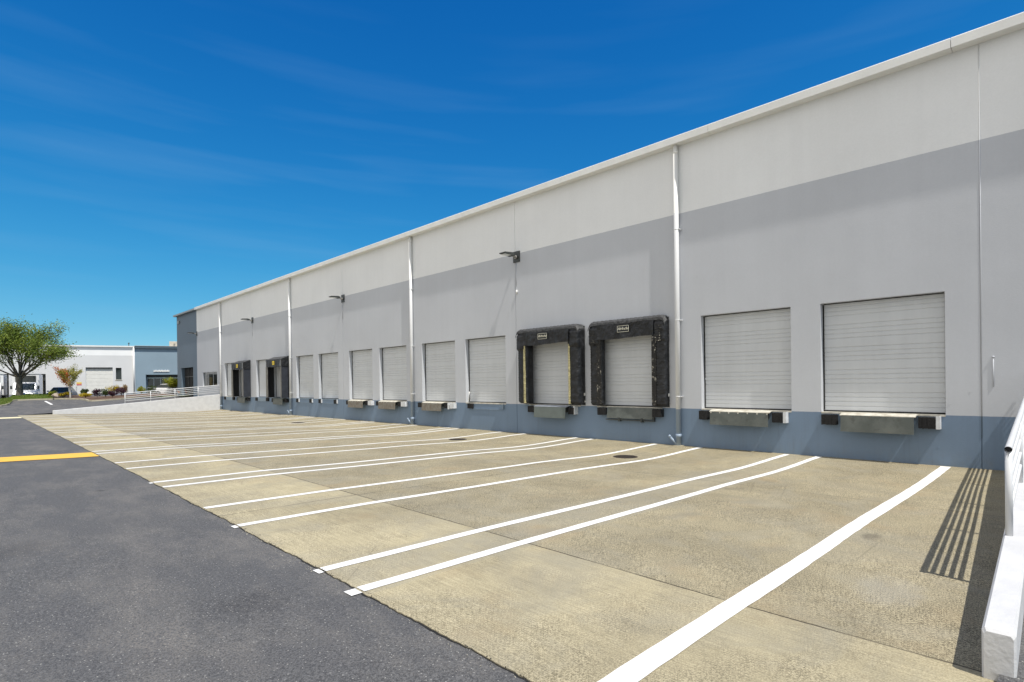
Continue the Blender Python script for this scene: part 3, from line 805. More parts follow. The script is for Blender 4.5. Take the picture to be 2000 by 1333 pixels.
def shelter_b(y0, y1, d=0.60):
    """frame dock shelter with sloped top and vinyl sides"""
    x0 = WX-d
    s_ = MB(); s_.box(x0, WX-.004, y0, y0+.04, 1.24, 4.10)
    root = wpart(s_, 'dock_shelter', m_vinyl2)
    s_ = MB(); s_.box(x0, WX-.004, y1-.04, y1, 1.24, 4.10); s_.build('side_wall', m_black, root)
    t = MB(); t.prism([(WX-.004, 4.36), (x0-.01, 4.13), (x0-.01, 4.10), (WX-.004, 4.10)], 1, y0-.01, y1+.01)
    t.build('sloped_top', m_seam2, root)
    c = MB(); n = 40
    for k in range(n):
        for q in range(5):
            P_ = []
            for kk_, qq in ((k, q), (k+1, q), (k+1, q+1), (k, q+1)):
                u = kk_/n; v = qq/5; P_.append((x0-.02-.012*math.sin(u*17)*v-.008*math.sin(u*43)*v, y0+(y1-y0)*u, 4.11-.56*v-.02*math.sin(u*5)*v))
            c.face(P_, 0, True)
    c.build('head_curtain', m_vinyl, root, weld=True)
    # drape on the near side, hanging in diagonal folds
    dpr = MB(); n = 14
    for k in range(n):
        xa, xb = x0+(d-.02)*k/n, x0+(d-.02)*(k+1)/n
        oa = .012+.012*(k % 2); ob = .012+.012*((k+1) % 2)
        za, zb_ = 4.12+.22*k/n, 4.12+.22*(k+1)/n
        dpr.face([(xa, y0-oa, za), (xb, y0-ob, zb_), (xb, y0-ob-.02, 3.60), (xa, y0-oa-.02, 3.56)], 0, False)
    dpr.build('side_drape', m_vinyl, root)
    fl = MB(); fl.box(x0-.015, x0, y1-.36, y1, 1.26, 4.08); fl.build('side_curtain', m_seam, root)
    fl = MB(); fl.box(x0-.015, x0, y0, y0+.14, 1.26, 4.08); fl.build('side_curtain', m_seam, root)
    lb = MB(); yc = (y0+y1)/2-.1
    lb.box(x0-.050, x0-.046, yc-.20, yc+.20, 3.72, 4.0, 0)
    lb.box(x0-.053, x0-.0505, yc-.13, yc+.13, 3.84, 3.875, 1); lb.box(x0-.053, x0-.0505, yc-.02, yc+.02, 3.78, 3.90, 1)
    lb.build('label_panel', [m_yel_lab, m_dark], root)
    for ya in (y0+.05, y1-.13):
        rv = MB(); rv.prism([(ya+.03*(q % 2), 3.60+.03*q) for q in range(16)]+[(ya+.03, 4.07), (ya+.045, 3.60)], 0, x0-.046, x0-.038); rv.build('rivet_strip', m_bracket, root)
m_yel_lab = mat("yellow_label", (0.75, 0.55, 0.03), 0.6, var=0.1)
shelter_b(41.05, 43.95); shelter_b(48.88, 51.75)

# downpipes -----------------------------------------------------------
m_pipe = newmat("downpipe_paint", 0.4, 0.4); g = NG(m_pipe); z_ = g.sep()[2]
c = g.mix(g.math('GREATER_THAN', z_, DOCK-.02), (0.27, 0.34, 0.43), (0.66, 0.67, 0.68))
c = g.mix(g.math('GREATER_THAN', z_, BAND), c, (0.80, 0.80, 0.77)); g.color(c)
for k in (1, 3, 5, 7):
    y = P(k)+.02; x = WX-.115; zb_ = apron_z(17.0, y)
    b = MB(); b.tube([(x, y, zb_+.01), (x, y, 10.02)], .082, 20)
    dp = wpart(b, 'downpipe', m_pipe)
    b = MB()
    b.tube([(x, y, zb_+.28), (x, y, zb_+.40)], .096, 20); b.tube([(x, y, 9.75), (x, y, 9.83)], .089, 20)
    b.build('coupling', m_pipe, dp)
    for z in (7.22, 4.18, 1.62):
        b = MB(); b.box(WX-.05, WX-.005, y-.135, y-.09, z-.012, z+.012); b.box(x-.02, x+.06, y-.12, y-.083, z-.014, z+.014); b.tube([(x, y, z-.014), (x, y, z+.014)], .0855, 18)
        b.build('pipe_bracket', m_pipe, dp)
    b = MB(); b.tube([(x-.02, y+.04, zb_+.03), (x-.10, y+.26, zb_+.30)], .038, 12); b.tube([(x-.095, y+.245, zb_+.285), (x-.115, y+.30, zb_+.345)], .046, 12)
    b.build('cleanout', m_pipe, dp)
    b = MB(); b.box(x-.13, WX-.02, y-.13, y+.13, zb_-.02, zb_+.02); b.build('base_collar', m_conc2 if False else m_kerb, dp)

# wall lamps ----------------------------------------------------------
def wall_lamp(y):
    b = MB(); b.box(WX-.03, WX-.004, y-.20, y+.20, 7.38, 7.86)
    root = wpart(b, 'wall_lamp', m_dark)
    b = MB(); b.tube([(WX-.03, y, 7.60), (WX-.12, y, 7.60)], .075, 14)
    b.tube([(WX-.10, y, 7.60), (WX-.32, y, 7.645)], .035, 10); b.build('arm', m_lampm, root)
    b = MB(); b.prism([(WX-.26, 7.70), (WX-.42, 7.735), (WX-.86, 7.70), (WX-.90, 7.67), (WX-.86, 7.645), (WX-.42, 7.62), (WX-.28, 7.60)], 1, y-.17, y+.17)
    b.build('lamp_head', m_dark, root, bevel=.012)
    b = MB(); b.box(WX-.82, WX-.46, y-.13, y+.13, 7.612, 7.630); b.build('lens', m_lens, root)
for k in (2, 4, 6): wall_lamp(P(k)-.10)
wall_lamp(YSL-.05)
# conduit below each lamp
for k in (2, 4, 6):
    b = MB(); b.tube([(WX-.012, P(k)-.06, 6.35), (WX-.012, P(k)-.06, 7.36)], .012, 8)
    wpart(b, 'conduit', m_wall)
b = MB(); b.tube([(WX-.035, P(2)-.10, 6.02), (WX-.035, P(2)-.10, 6.18)], .035, 10); wpart(b, 'sensor', m_trim)
# patched anchor plugs on the near wall
b = MB()
for y, z in ((1.82, 1.80), (0.86, 1.52), (2.22, 1.50), (9.35-.6, 5.6), (2.45, .42), (8.5, 2.2)):
    b.tube([(WX-.006, y, z), (WX+.002, y, z)], .022, 10)
wpart(b, 'anchor_plug', m_wall)
b = MB(); b.tube([(WX-.008, 1.40, 1.92), (WX-.008, 1.40, 2.62)], .011, 8); b.tube([(WX-.012, 1.40, 2.60), (WX-.012, 1.40, 2.64)], .022, 8)
wpart(b, 'conduit', m_wall)

# grade-level window and entrance at the far end ------------------------
a, b_, z0, z1 = WIN
fr = MB(); fr.box(WX+.10, WX+.15, a, a+.05, z0, z1); fr.box(WX+.10, WX+.15, b_-.05, b_, z0, z1)
fr.box(WX+.10, WX+.15, a+.05, b_-.05, z0, z0+.05); fr.box(WX+.10, WX+.15, a+.05, b_-.05, z1-.05, z1)
for t in (1/3, 2/3): y = a+(b_-a)*t; fr.box(WX+.10, WX+.15, y-.03, y+.03, z0+.05, z1-.05)
wf = wpart(fr, 'window', m_alum)
for t in range(3):
    g_ = MB(); g_.box(WX+.115, WX+.13, a+(b_-a)*t/3+.035, a+(b_-a)*(t+1)/3-.035, z0+.05, z1-.05); g_.build('pane', m_glass, wf)
e = MB(); e.box(WX+.35, WX+.39, ENT[0], ENT[1], .9, 4.22); en = wpart(e, 'entrance', m_black)
e = MB(); e.box(WX+.30, WX+.345, 66.9, 66.98, .95, 4.2); e.box(WX+.30, WX+.345, 68.3, 68.38, .95, 4.2); e.box(WX+.29, WX+.344, 65.42, 69.88, 3.2, 3.28); e.build('door_frame', m_dark, en)
b = MB(); b.box(WX-.12, WX-.004, 70.2, 70.75, 9.2, 9.5); wpart(b, 'security_camera', m_lampm)

# ------------------------------------------------------------------ ramp walls with rails
def ramp_wall(name, label, x0, zt0, slope, yl, skew, thick, railx, side, zb0):
    """side=+1: face on the +Y side seen; built along X up to the warehouse wall"""
    root = empty(name, (x0, yl, zb0)); tag(root, label, 'retaining wall')
    n = 24; xe = WX-.01
    b = MB(); rows = []
    for i in range(n+1):
        x = x0+(xe-x0)*i/n; ya = yl+skew*(x-x0); zt = zt0+slope*(x-x0)
        c = .022
        rows.append([(x, ya, -.5), (x, ya, zt-c), (x, ya-c*.8, zt), (x, ya-thick+c*.8, zt), (x, ya-thick, zt-c), (x, ya-thick, -.5)])
    m_ = 6; base = 0
    # rounded nose
    nose = [(x0-.018+.0, p[1]*1.0, p[2]) for p in rows[0]]
    cen = (rows[0][0][1]+rows[0][5][1])/2
    nose = [(x0-.02, cen+(p[1]-cen)*.86, p[2]-(.022 if p[2] > 0 else 0)) for p in rows[0]]
    rows = [nose]+rows
    for r_ in rows: b.v += r_
    for i in range(len(rows)-1):
        for q in range(m_-1):
            b.f.append((i*m_+q, i*m_+q+1, (i+1)*m_+q+1, (i+1)*m_+q)); b.m.append(0); b.sm.append(False)
    b.f.append(tuple(range(6))); b.m.append(0); b.sm.append(False)
    o = b.build('wall', m_rampw, root, weld=True); o.matrix_parent_inverse = Matrix.Translation(-root.location)
    # handrail
    hr = MB(); yo = -thick*.5+ (.045 if side > 0 else 0); HT = .865
    def pt(x, h): return (x, yl+skew*(x-x0)+yo, zt0+slope*(x-x0)+h)
    hr.tube([pt(railx-.05, HT), pt(xe-.05, HT)], .031, 16, cap=False)
    hr.tube([pt(railx-.05, HT), pt(xe-.05, HT)], .026, 16, cap=False)
    o2 = hr.build('handrail', m_rail, root); o2.matrix_parent_inverse = Matrix.Translation(-root.location)
    if True:
        q = MB(); p0 = Vector(pt(railx-.035, HT)); q.tube([p0, p0+Vector((.02, 0, 0))], .026, 16); q.build('open_end', m_black, o2)
    for hh in (.705, .545, .385, .225):
        r_ = MB(); r_.tube([pt(railx, hh), pt(xe-.05, hh)], .0215, 12)
        o = r_.build('rail', m_rail, root); o.matrix_parent_inverse = Matrix.Translation(-root.location)
    npost = 5
    for i in range(npost):
        x = railx+(xe-.12-railx)*i/(npost-1)
        r_ = MB(); r_.tube([pt(x, -.02), pt(x, HT-.02)], .030, 14)
        o = r_.build('post', m_rail, root); o.matrix_parent_inverse = Matrix.Translation(-root.location)
    return root
ramp_wall('ramp_wall', 'white ramp wall with a pipe rail at the right edge beside the nearest stall', 5.14, 0.385, .082, .494, .0205, .185, 7.42, 1, .1)
ramp_wall('ramp_wall', 'low white ramp wall with a pipe rail across the far end of the concrete apron', 4.92, 0.42, .081, 56.50, 0, .20, 9.64, -1, .15)

# ------------------------------------------------------------------ drain covers
for (x, y, r_, lab) in ((14.0, 9.47, .36, 'round iron drain cover between the stall lines nearest the camera'), (14.07, 17.45, .36, 'round iron drain cover in the middle of the concrete apron'),
                   (14.3, 33.0, .40, 'round iron drain cover in the apron farthest from the camera')):
    root = empty('drain_cover', (x, y, apron_z(x, y))); tag(root, lab, 'drain cover', 'drain covers in the apron')
    b = MB(); n = 28
    ring = [(math.cos(2*math.pi*k/n), math.sin(2*math.pi*k/n)) for k in range(n)]
    for k in range(n):
        (c0, s0), (c1, s1) = ring[k], ring[(k+1) % n]
        b.face([(r_*c0, r_*s0, .010), (r_*c1, r_*s1, .010), (r_*.88*c1, r_*.88*s1, .012), (r_*.88*c0, r_*.88*s0, .012)])
        b.face([(r_*c0, r_*s0, .010), (r_*c1, r_*s1, .010), (r_*c1, r_*s1, -.02), (r_*c0, r_*s0, -.02)])
    b.build('frame', m_iron, root)
    b = MB(); b.face([(r_*.87*c0, r_*.87*s0, .006) for c0, s0 in ring])
    for t in [-.7+.2*i for i in range(8)]:
        h_ = math.sqrt(max(0, .80**2-t*t))*r_; b.box(t*r_-.018, t*r_+.018, -h_, h_, .007, .014)
    b.build('lid', m_iron, root)

# crumbs of asphalt and grit along the joint, the ramp foot and the wall base
def grit(name, label, pts, m, seed):
    rr = random.Random(seed); b = MB()
    for (x, y, z) in pts:
        s_ = rr.uniform(.004, .011); vs_ = [(x+rr.uniform(-s_, s_), y+rr.uniform(-s_, s_), z+rr.uniform(0, s_)) for _ in range(3)]+[(x, y, z+s_*1.3)]
        b.face([vs_[0], vs_[1], vs_[3]]); b.face([vs_[1], vs_[2], vs_[3]]); b.face([vs_[2], vs_[0], vs_[3]])
    o = b.build(name, m); tag(o, label, 'grit', kind='stuff')
rr = random.Random(8)
m_grit = mat("pale_grit", (0.40, 0.37, 0.30), 0.9, var=.3)
m_crumb = mat("dark_crumb", (0.05, 0.048, 0.045), 0.9, var=.3)
gp = []
for _ in range(350): x = rr.uniform(5.0, 9.5); y = .28+.0205*(x-5.14)-abs(rr.gauss(0, .04)); gp.append((x, y, asz(x, min(y, .3))))
for _ in range(250): y = rr.uniform(.6, 14); x = EDGE-.02-abs(rr.gauss(0, .05)); gp.append((x, y, edge_z(y)-.012))
for _ in range(160): x = rr.uniform(4, 17); y = rr.uniform(.9, 16); gp.append((x, y, apron_z(x, y)))
for _ in range(160): y = rr.uniform(2, 30); x = WX-abs(rr.gauss(0, .05))-.01; gp.append((x, y, apron_z(x, y)))
grit('grit', 'pale grit scattered along the foot of the ramp wall and the asphalt joint', gp, m_grit, 3)
gp = []
for _ in range(450): y = rr.uniform(.45, 12); x = EDGE+rr.gauss(0, .02); gp.append((x, y, edge_z(y)))
for _ in range(60): x = rr.uniform(3, 17); y = rr.uniform(.9, 14); gp.append((x, y, apron_z(x, y)))
grit('asphalt_crumbs', 'dark asphalt crumbs along the edge of the concrete apron', gp, m_crumb, 4)

# ------------------------------------------------------------------ vegetation helpers
def leaves(mb, pts, size, rr, spread, per):
    for p in pts:
        for _ in range(per):
            q = Vector(p)+Vector((rr.gauss(0, 1), rr.gauss(0, 1), rr.gauss(0, .8)))*spread
            a = Vector((rr.uniform(-1, 1), rr.uniform(-1, 1), rr.uniform(-.6, .6))).normalized()
            n_ = Vector((rr.uniform(-1, 1), rr.uniform(-1, 1), rr.uniform(-1, 1)))
            b_ = a.cross(n_).normalized(); s_ = size*rr.uniform(.6, 1.3)
            mb.face([q-a*s_, q-b_*s_*.5, q+a*s_, q+b_*s_*.5])

def grow(mb, tips, p, d, L_, r_, depth, rr, spread=.55, up=.18, n=3):
    pts = [p]; rad = [r_]; q = p.copy(); dd = d.copy()
    segs = 3
    for i in range(segs):
        dd = (dd+Vector((rr.uniform(-.18, .18), rr.uniform(-.18, .18), rr.uniform(-.05, .1)))).normalized()
        q = q+dd*L_/segs; pts.append(q); rad.append(r_*(1-.38*(i+1)/segs))
        if depth <= 2: tips.append(q.copy())
    mb.tube(pts, rad, 7 if depth > 1 else 4, cap=False)
    if depth == 0: return
    for k in range(n):
        nd = (dd+Vector((rr.uniform(-1, 1), rr.uniform(-1, 1), rr.uniform(-.5, .6)))*spread+Vector((0, 0, up))).normalized()
        grow(mb, tips, pts[-1] if k < n-1 else pts[-2], nd, L_*rr.uniform(.68, .85), rad[-1]*.78, depth-1, rr, spread, up, n)

def shrub(x, y, z, w_, h_, m, label, per=260, size=.06, name='shrub', cat='shrub', group='shrubs in the bed along the kerb', kind=None):
    rr = random.Random(int(x*37+y*11)); root = empty(name, (x, y, z)); tag(root, label, cat, group)
    st = MB(); tips = []
    for k in range(9):
        a = rr.uniform(0, 6.28); q = Vector((math.cos(a)*w_*.32*rr.random(), math.sin(a)*w_*.32*rr.random(), h_*rr.uniform(.55, .9)))
        st.tube([(0, 0, -.05), q*.5+Vector((0, 0, .05)), q], [.018, .012, .005], 5, cap=False)
    st.build('stem', m_bark, root)
    f = MB()
    lobes = [(rr.uniform(-.3, .3)*w_, rr.uniform(-.3, .3)*w_, h_*rr.uniform(.3, .8), rr.uniform(.2, .34)) for _ in range(9)]
    for (lx, ly, lz, ls) in lobes:
        for _ in range(per//9*3):
            v = Vector((rr.gauss(0, 1), rr.gauss(0, 1), rr.gauss(0, 1))).normalized()*ls*rr.uniform(.5, 1.05)
            q = Vector((lx+v.x*w_, ly+v.y*w_, max(.02, lz+v.z*h_)))
            a = Vector((rr.uniform(-1, 1), rr.uniform(-1, 1), rr.uniform(-.6, .8))).normalized(); n_ = Vector((rr.random()-.5, rr.random()-.5, rr.random()-.5))
            b_ = a.cross(n_).normalized(); s_ = size*rr.uniform(.6, 1.3)
            f.face([q-a*s_, q-b_*s_*.55, q+a*s_, q+b_*s_*.55])
    f.build('foliage', m, root)
    return root

# ------------------------------------------------------------------ far side: direction of the second building
A19 = R(-19)
FC = Vector((13.46, 92.8, 0)); FD = Vector((math.cos(A19), math.sin(A19), 0)); FN = Vector((math.sin(A19), -math.cos(A19), 0))   # FN points to the camera
GZ = 1.05
def fp(s_, n_, z): return FC+FD*s_+FN*n_+Vector((0, 0, z))

b2 = empty('warehouse', (FC.x, FC.y, 0), A19)
tag(b2, 'distant warehouse half white and half blue grey behind the trees', 'warehouse')
m_w2 = newmat("distant_paint", 0.65, 0.3); g = NG(m_w2)
tcn = g.n.new('ShaderNodeTexCoord'); ox = g.sep(tcn.outputs['Object'])
c = g.mix(g.math('GREATER_THAN', ox[2], 6.55), (0.66, 0.66, 0.65), (0.86, 0.86, 0.84))
c = g.mix(g.math('LESS_THAN', ox[2], 1.40), c, (0.26, 0.28, 0.32))
c = g.mix(g.math('GREATER_THAN', ox[0], 3.62), c, (0.245, 0.325, 0.385))
vm = g.n.new('ShaderNodeVectorMath'); vm.operation = 'SCALE'; g.L.new(c, vm.inputs[0]); g.L.new(g.rng(g.noise(0.6, 4), .3, .7, .96, 1.03), vm.inputs['Scale'])
g.color(vm.outputs[0])
# local frame: x along the facade, y away from the camera (facade at y=0)
op2 = [(-13.2, -9.95, .2, 4.06, 1.2), (-9.6, -6.2, .2, 4.06, 1.2), (-1.95, 1.05, 1.42, 4.92, .18), (1.4, 2.05, 3.25, 4.86, .12), (4.85, 8.75, 1.2, 3.92, 1.0)]
xc = sorted({-30., 22.} | {v for o in op2 for v in o[:2]} | {-5.95-.02, -5.95+.02, 3.6-.02, 3.6+.02, -2.3, -5.0}); zc2 = sorted({-.5, 7.75} | {v for o in op2 for v in o[2:4]})
def d2f(x, z):
    for a, b_, c0, c1, d in op2:
        if a < x < b_ and c0 < z < c1: return d, True
    if abs(x+5.95) < .02 or abs(x-3.6) < .02: return .02, False
    return 0, False
wb2 = MB()
for i in range(len(xc)-1):
    for j_ in range(len(zc2)-1):
        xa, xb, za, zb_ = xc[i], xc[i+1], zc2[j_], zc2[j_+1]; d, op = d2f((xa+xb)/2, (za+zb_)/2)
        if not op: wb2.face([(xa, d, za), (xb, d, za), (xb, d, zb_), (xa, d, zb_)])
        if i < len(xc)-2:
            dn = d2f((xc[i+1]+xc[i+2])/2, (za+zb_)/2)[0]
            if dn != d: wb2.face([(xb, d, za), (xb, dn, za), (xb, dn, zb_), (xb, d, zb_)])
        if j_ < len(zc2)-2:
            dn = d2f((xa+xb)/2, (zc2[j_+1]+zc2[j_+2])/2)[0]
            if dn != d: wb2.face([(xa, d, zb_), (xb, d, zb_), (xb, dn, zb_), (xa, dn, zb_)])
wb2.face([(-30, 0, -.5), (-30, 0, 7.75), (-30, 30, 7.75), (-30, 30, -.5)]); wb2.face([(22, 0, -.5), (22, 30, -.5), (22, 30, 7.75), (22, 0, 7.75)])
wb2.build('wall', m_w2, b2)
t = MB(); t.box(-30, 22, .1, 30, 7.66, 7.74); t.build('roof', m_roofm, b2)
t = MB(); t.box(-30.2, 3.6, -.22, .09, 7.70, 7.88); t.build('gutter', m_trim, b2)
m_dks = mat("dark_slate_fascia", (0.07, 0.105, 0.13), 0.6, var=.1)
t = MB(); t.box(3.62, 22, -.26, .09, 7.58, 7.88, 0); t.box(3.62, 22, -.30, .09, 7.885, 7.93, 1); t.build('fascia', [m_dks, m_roofm], b2)
t = MB(); t.tube([(3.50, -.12, 1.0), (3.50, -.12, 7.7)], .10, 10); t.build('downpipe', m_trim, b2)
dm = MB()
prof = [(0, 1.42)]
z = 1.42
while z < 4.6: z += .5; prof += [(0, z-.02), (.03, z), (0, z+.02)]
prof.append((0, 4.92))
for (d0, za), (d1, zb_) in zip(prof, prof[1:]): dm.face([(-1.95, .16+d0, za), (1.05, .16+d0, za), (1.05, .16+d1, zb_), (-1.95, .16+d1, zb_)])
m_door2 = mat("cream_door", (0.72, 0.71, 0.66), .5, var=.05)
do = dm.build('roll_up_door', m_door2, b2)
t = MB(); t.box(-1.95, 1.05, .02, .15, 4.72, 4.915); t.build('door_header', m_dark, do)
t = MB(); t.box(1.4, 2.05, .10, .12, 3.25, 4.86); wo = t.build('window', m_glass, b2)
t = MB(); t.box(1.34, 2.11, -.05, -.003, 3.13, 3.22); t.build('sill', m_kerb, wo)
t = MB(); t.box(4.86, 8.74, .95, 1.0, 1.2, 3.45); sf = t.build('storefront', m_glass, b2)
t = MB()
for x in (4.86, 5.66, 6.46, 7.26, 7.34, 8.1, 8.68): t.box(x, x+.06, .90, .948, 1.2, 3.45)
t.box(4.92, 7.26, .90, .947, 2.05, 2.11); t.box(4.92, 8.68, .90, .946, 3.40, 3.455); t.build('frame', m_alum, sf)
t = MB(); t.box(4.86, 8.74, .88, .94, 3.47, 3.91); t.build('soffit_band', m_dark, sf)
# illegible script sign of raised letters above the storefront
sg = MB()
rr = random.Random(4)
x = 5.8
while x < 7.6:
    wl = rr.uniform(.07, .13); sg.box(x, x+wl, -.10, -.02, 4.30+rr.uniform(-.03, .03), 4.52+rr.uniform(-.05, .07)); x += wl+.03
sg.box(5.85, 7.5, -.09, -.03, 4.38, 4.46)
sg.build('script_sign', m_trim, b2)
m_dkint = m_black
for (a, b_) in ((-13.2, -9.95), (-9.6, -6.2)):
    t = MB(); t.box(a, b_, 1.15, 1.2, .2, 4.06); t.box(a, b_, .0+.25, 1.15, 3.2, 4.05); rec = t.build('dock_recess', m_dark, b2)
    for q in (b_-.62, b_-.40):
        t = MB(); t.box(q, q+.07, .05, .2, 1.5, 3.6); t.build('yellow_guide', mat("guide_yellow", (.55, .36, .04), .6, var=.1), rec)
ac = MB(); ac.box(7.5, 8.5, 2.0, 3.2, 7.95, 8.75); ac.tube([(8.15, 1.95, 8.5), (8.15, 1.8, 8.5)], .12, 10); ac.box(7.4, 8.7, 1.9, 3.3, 7.74, 7.94)
ac.build('rooftop_unit', mat("beige_unit", (.52, .47, .38), .6, var=.1), b2, bevel=.02)
t = MB(); t.tube([(2.7, 1.5, 7.74), (2.7, 1.5, 8.3)], .05, 8); t.tube([(2.7, 1.5, 8.3), (2.7, 1.5, 8.42)], .10, 8); t.build('vent_pipe', m_dark, b2)
t = MB(); t.box(-4.6, -1.2, 3.0, 8.0, 7.74, 8.02); t.build('roof_curb', m_roofm, b2)
# red and yellow notice on the wall
t = MB(); t.box(-2.95, -2.40, -.02, -.004, 2.74, 2.93, 0); t.box(-2.95, -2.40, -.02, -.004, 2.52, 2.735, 1)
t.build('notice', [mat("notice_yellow", (.75, .55, .1), .5), mat("notice_red", (.62, .18, .15), .5)], b2)

# steps with handrail beside the roll-up door
sw = empty('steps', tuple(fp(-3.2, 2.6, GZ)), A19); tag(sw, 'short flight of steps with a grey handrail below the red and yellow notice', 'steps')
for i in range(3):
    t = MB(); t.box(-.55, .55, .55*i*.6, 1.6, -.2 if i == 0 else .16*i-.001, .16*(i+1)); t.build('step', m_kerb, sw)
for x in (-.52, .52):
    t = MB(); t.tube([(x, -.05, 0), (x, -.05, .75), (x, 1.4, 1.35), (x, 1.4, .3)], .03, 8); t.tube([(x, -.05, .4), (x, 1.4, .98)], .025, 8); t.build('handrail', m_alum, sw)

# ------------------------------------------------------------------ landscaped beds and kerbs
def at(px, py, dep):
    """world point for a sight line, used only to lay out the plan"""
    v = f0.copy()
    P_ = f0*dep + r1*((px-1000)/1087.8*dep) - u1*((py-753.1)/1087.8*dep); return P_+Vector((0, 0, CAMH))
def gl(px, dep, z=None):
    p = at(px, 760, dep); return Vector((p.x, p.y, asph_z(p.x, p.y) if z is None else z))

kline = [(-60, 47), (-20, 48.5), (2, 49.5), (13, 50.3), (19, 51.3), (22, 52.8), (24, 54.4), (34, 55.2), (60, 55.6), (90, 55.9), (103, 55.9)]
kline2 = [(96, 56.2), (125, 56.2), (155, 55.6), (166, 54.6), (170, 53.6), (180, 53.4), (205, 53.9), (235, 55.2), (262, 57), (300, 60), (345, 64)]
def kerb(line_, bedm, name, backd, dz=.13):
    pts = [gl(a, d) for a, d in line_]
    b = MB()
    for p, q in zip(pts, pts[1:]):
        dirv = (q-p).normalized(); nn = Vector((-dirv.y, dirv.x, 0))*.16
        for (o1, o2, z1_, z2_) in ((0, 0, -.1, dz), (0, 1, dz, dz)):
            pass
        b.face([p+Vector((0, 0, -.2)), q+Vector((0, 0, -.2)), q+Vector((0, 0, dz)), p+Vector((0, 0, dz))])
        b.face([p+Vector((0, 0, dz)), q+Vector((0, 0, dz)), q+nn+Vector((0, 0, dz)), p+nn+Vector((0, 0, dz))])
        b.face([p+nn+Vector((0, 0, dz)), q+nn+Vector((0, 0, dz)), q+nn+Vector((0, 0, -.1)), p+nn+Vector((0, 0, -.1))])
    k_ = b.build('kerb', m_kerb); tag(k_, kind='structure')
    bed = MB(); n = 8
    top = []
    for (a, d), p in zip(line_, pts):
        row = []
        for i in range(n+1):
            t_ = i/n; dd = d+.18+(backd(a)-d)*t_
            g_ = gl(a, dd); base = pts[line_.index((a, d))].z
            rise = .40*math.sin(min(1, t_*1.25)*math.pi*.5)*(1 if bedm is m_grass else .55)
            row.append((g_.x, g_.y, base+dz-.02+rise+.02*math.sin(a*1.3+i)))
        top.append(row)
    for r_, s_ in zip(top, top[1:]):
        for i in range(n): bed.face([r_[i], s_[i], s_[i+1], r_[i+1]], 0, True)
    bo_ = bed.build(name, bedm, weld=True); tag(bo_, kind='structure')
    return top
lawn_rows = kerb(kline, m_grass, 'lawn', lambda a: 60.5)
bed_rows = kerb(kline2, m_mulch, 'mulch_bed', lambda a: 63.5 if a < 240 else 63.5+(a-240)*.08)
# grass blades over the lawn
gm_ = MB(); rr = random.Random(11)
for _ in range(9000):
    i = rr.randrange(len(lawn_rows)-1); j_ = rr.randrange(7); u, v = rr.random(), rr.random()
    A, B_, C_, D_ = (Vector(lawn_rows[i][j_]), Vector(lawn_rows[i+1][j_]), Vector(lawn_rows[i+1][j_+1]), Vector(lawn_rows[i][j_+1]))
    p = (A*(1-u)+B_*u)*(1-v)+(D_*(1-u)+C_*u)*v
    h_ = rr.uniform(.05, .11); o = Vector((rr.uniform(-.03, .03), rr.uniform(-.03, .03), 0)); s_ = Vector((rr.uniform(-1, 1), rr.uniform(-1, 1), 0)).normalized()*.03
    gm_.face([p-s_, p+s_, p+o+Vector((0, 0, h_))])
go = gm_.build('grass', m_blade); tag(go, 'short green lawn grass on the island below the large tree', 'grass', kind='stuff')

# painted mark on the far drive
p, q = gl(88, 54.3), gl(101, 50.6)
dv_ = (q-p).normalized(); nn = Vector((-dv_.y, dv_.x, 0))*.09; n = 8; b = MB()
for i in range(n):
    a_, c_ = p+(q-p)*i/n, p+(q-p)*(i+1)/n
    def zz2(v): return Vector((v.x, v.y, asph_z(v.x, v.y)+.012))
    b.face([zz2(a_-nn), zz2(c_-nn), zz2(c_+nn), zz2(a_+nn)])
b.build('painted_line', m_white, asphalt)

# big tree ------------------------------------------------------------
tb_ = gl(38, 58.5); tz = 1.42
tree = empty('tree', (tb_.x, tb_.y, tz)); tag(tree, 'large spreading green tree on the grass island in front of the truck docks', 'tree')
tm = MB(); tips = []; rr = random.Random(21)
tm.tube([(0, 0, -.5), (0, 0, .0), (.03, 0, .6), (0, .02, 1.5), (.02, 0, 2.0)], [.42, .34, .27, .25, .27], 12, cap=False)
RT = Vector((r0.x, r0.y, 0)); FW = Vector((f0.x, f0.y, 0))
limbs = [(-.95, .0, 1.0), (-.62, .3, 1.1), (-.42, -.4, 1.3), (-.18, .3, 1.6), (.02, -.1, 1.9), (.22, .35, 1.5), (.45, -.35, 1.25), (.75, .2, 1.0), (1.0, -.15, .75), (-.1, -.7, 1.1), (.3, .8, 1.1), (.9, .1, .5), (-1.2, -.2, .6), (.95, .5, .6)]
for (a_, b_, c_) in limbs:
    d = (RT*a_+FW*b_+Vector((0, 0, c_))).normalized()
    grow(tm, tips, Vector((a_*.1, 0, 1.75+rr.random()*.35)), d, 2.85 if (a_, c_) == (-.18, 1.6) else (2.0 if c_ < 1.4 else 2.1), .095, 3, rr, spread=.62, up=-.02 if c_ < .8 else .04, n=3)
tm.build('trunk', m_bark, tree)
cr = MB(); leaves(cr, tips, .088, rr, .30, 15)
cr.build('crown', m_leaf, tree)

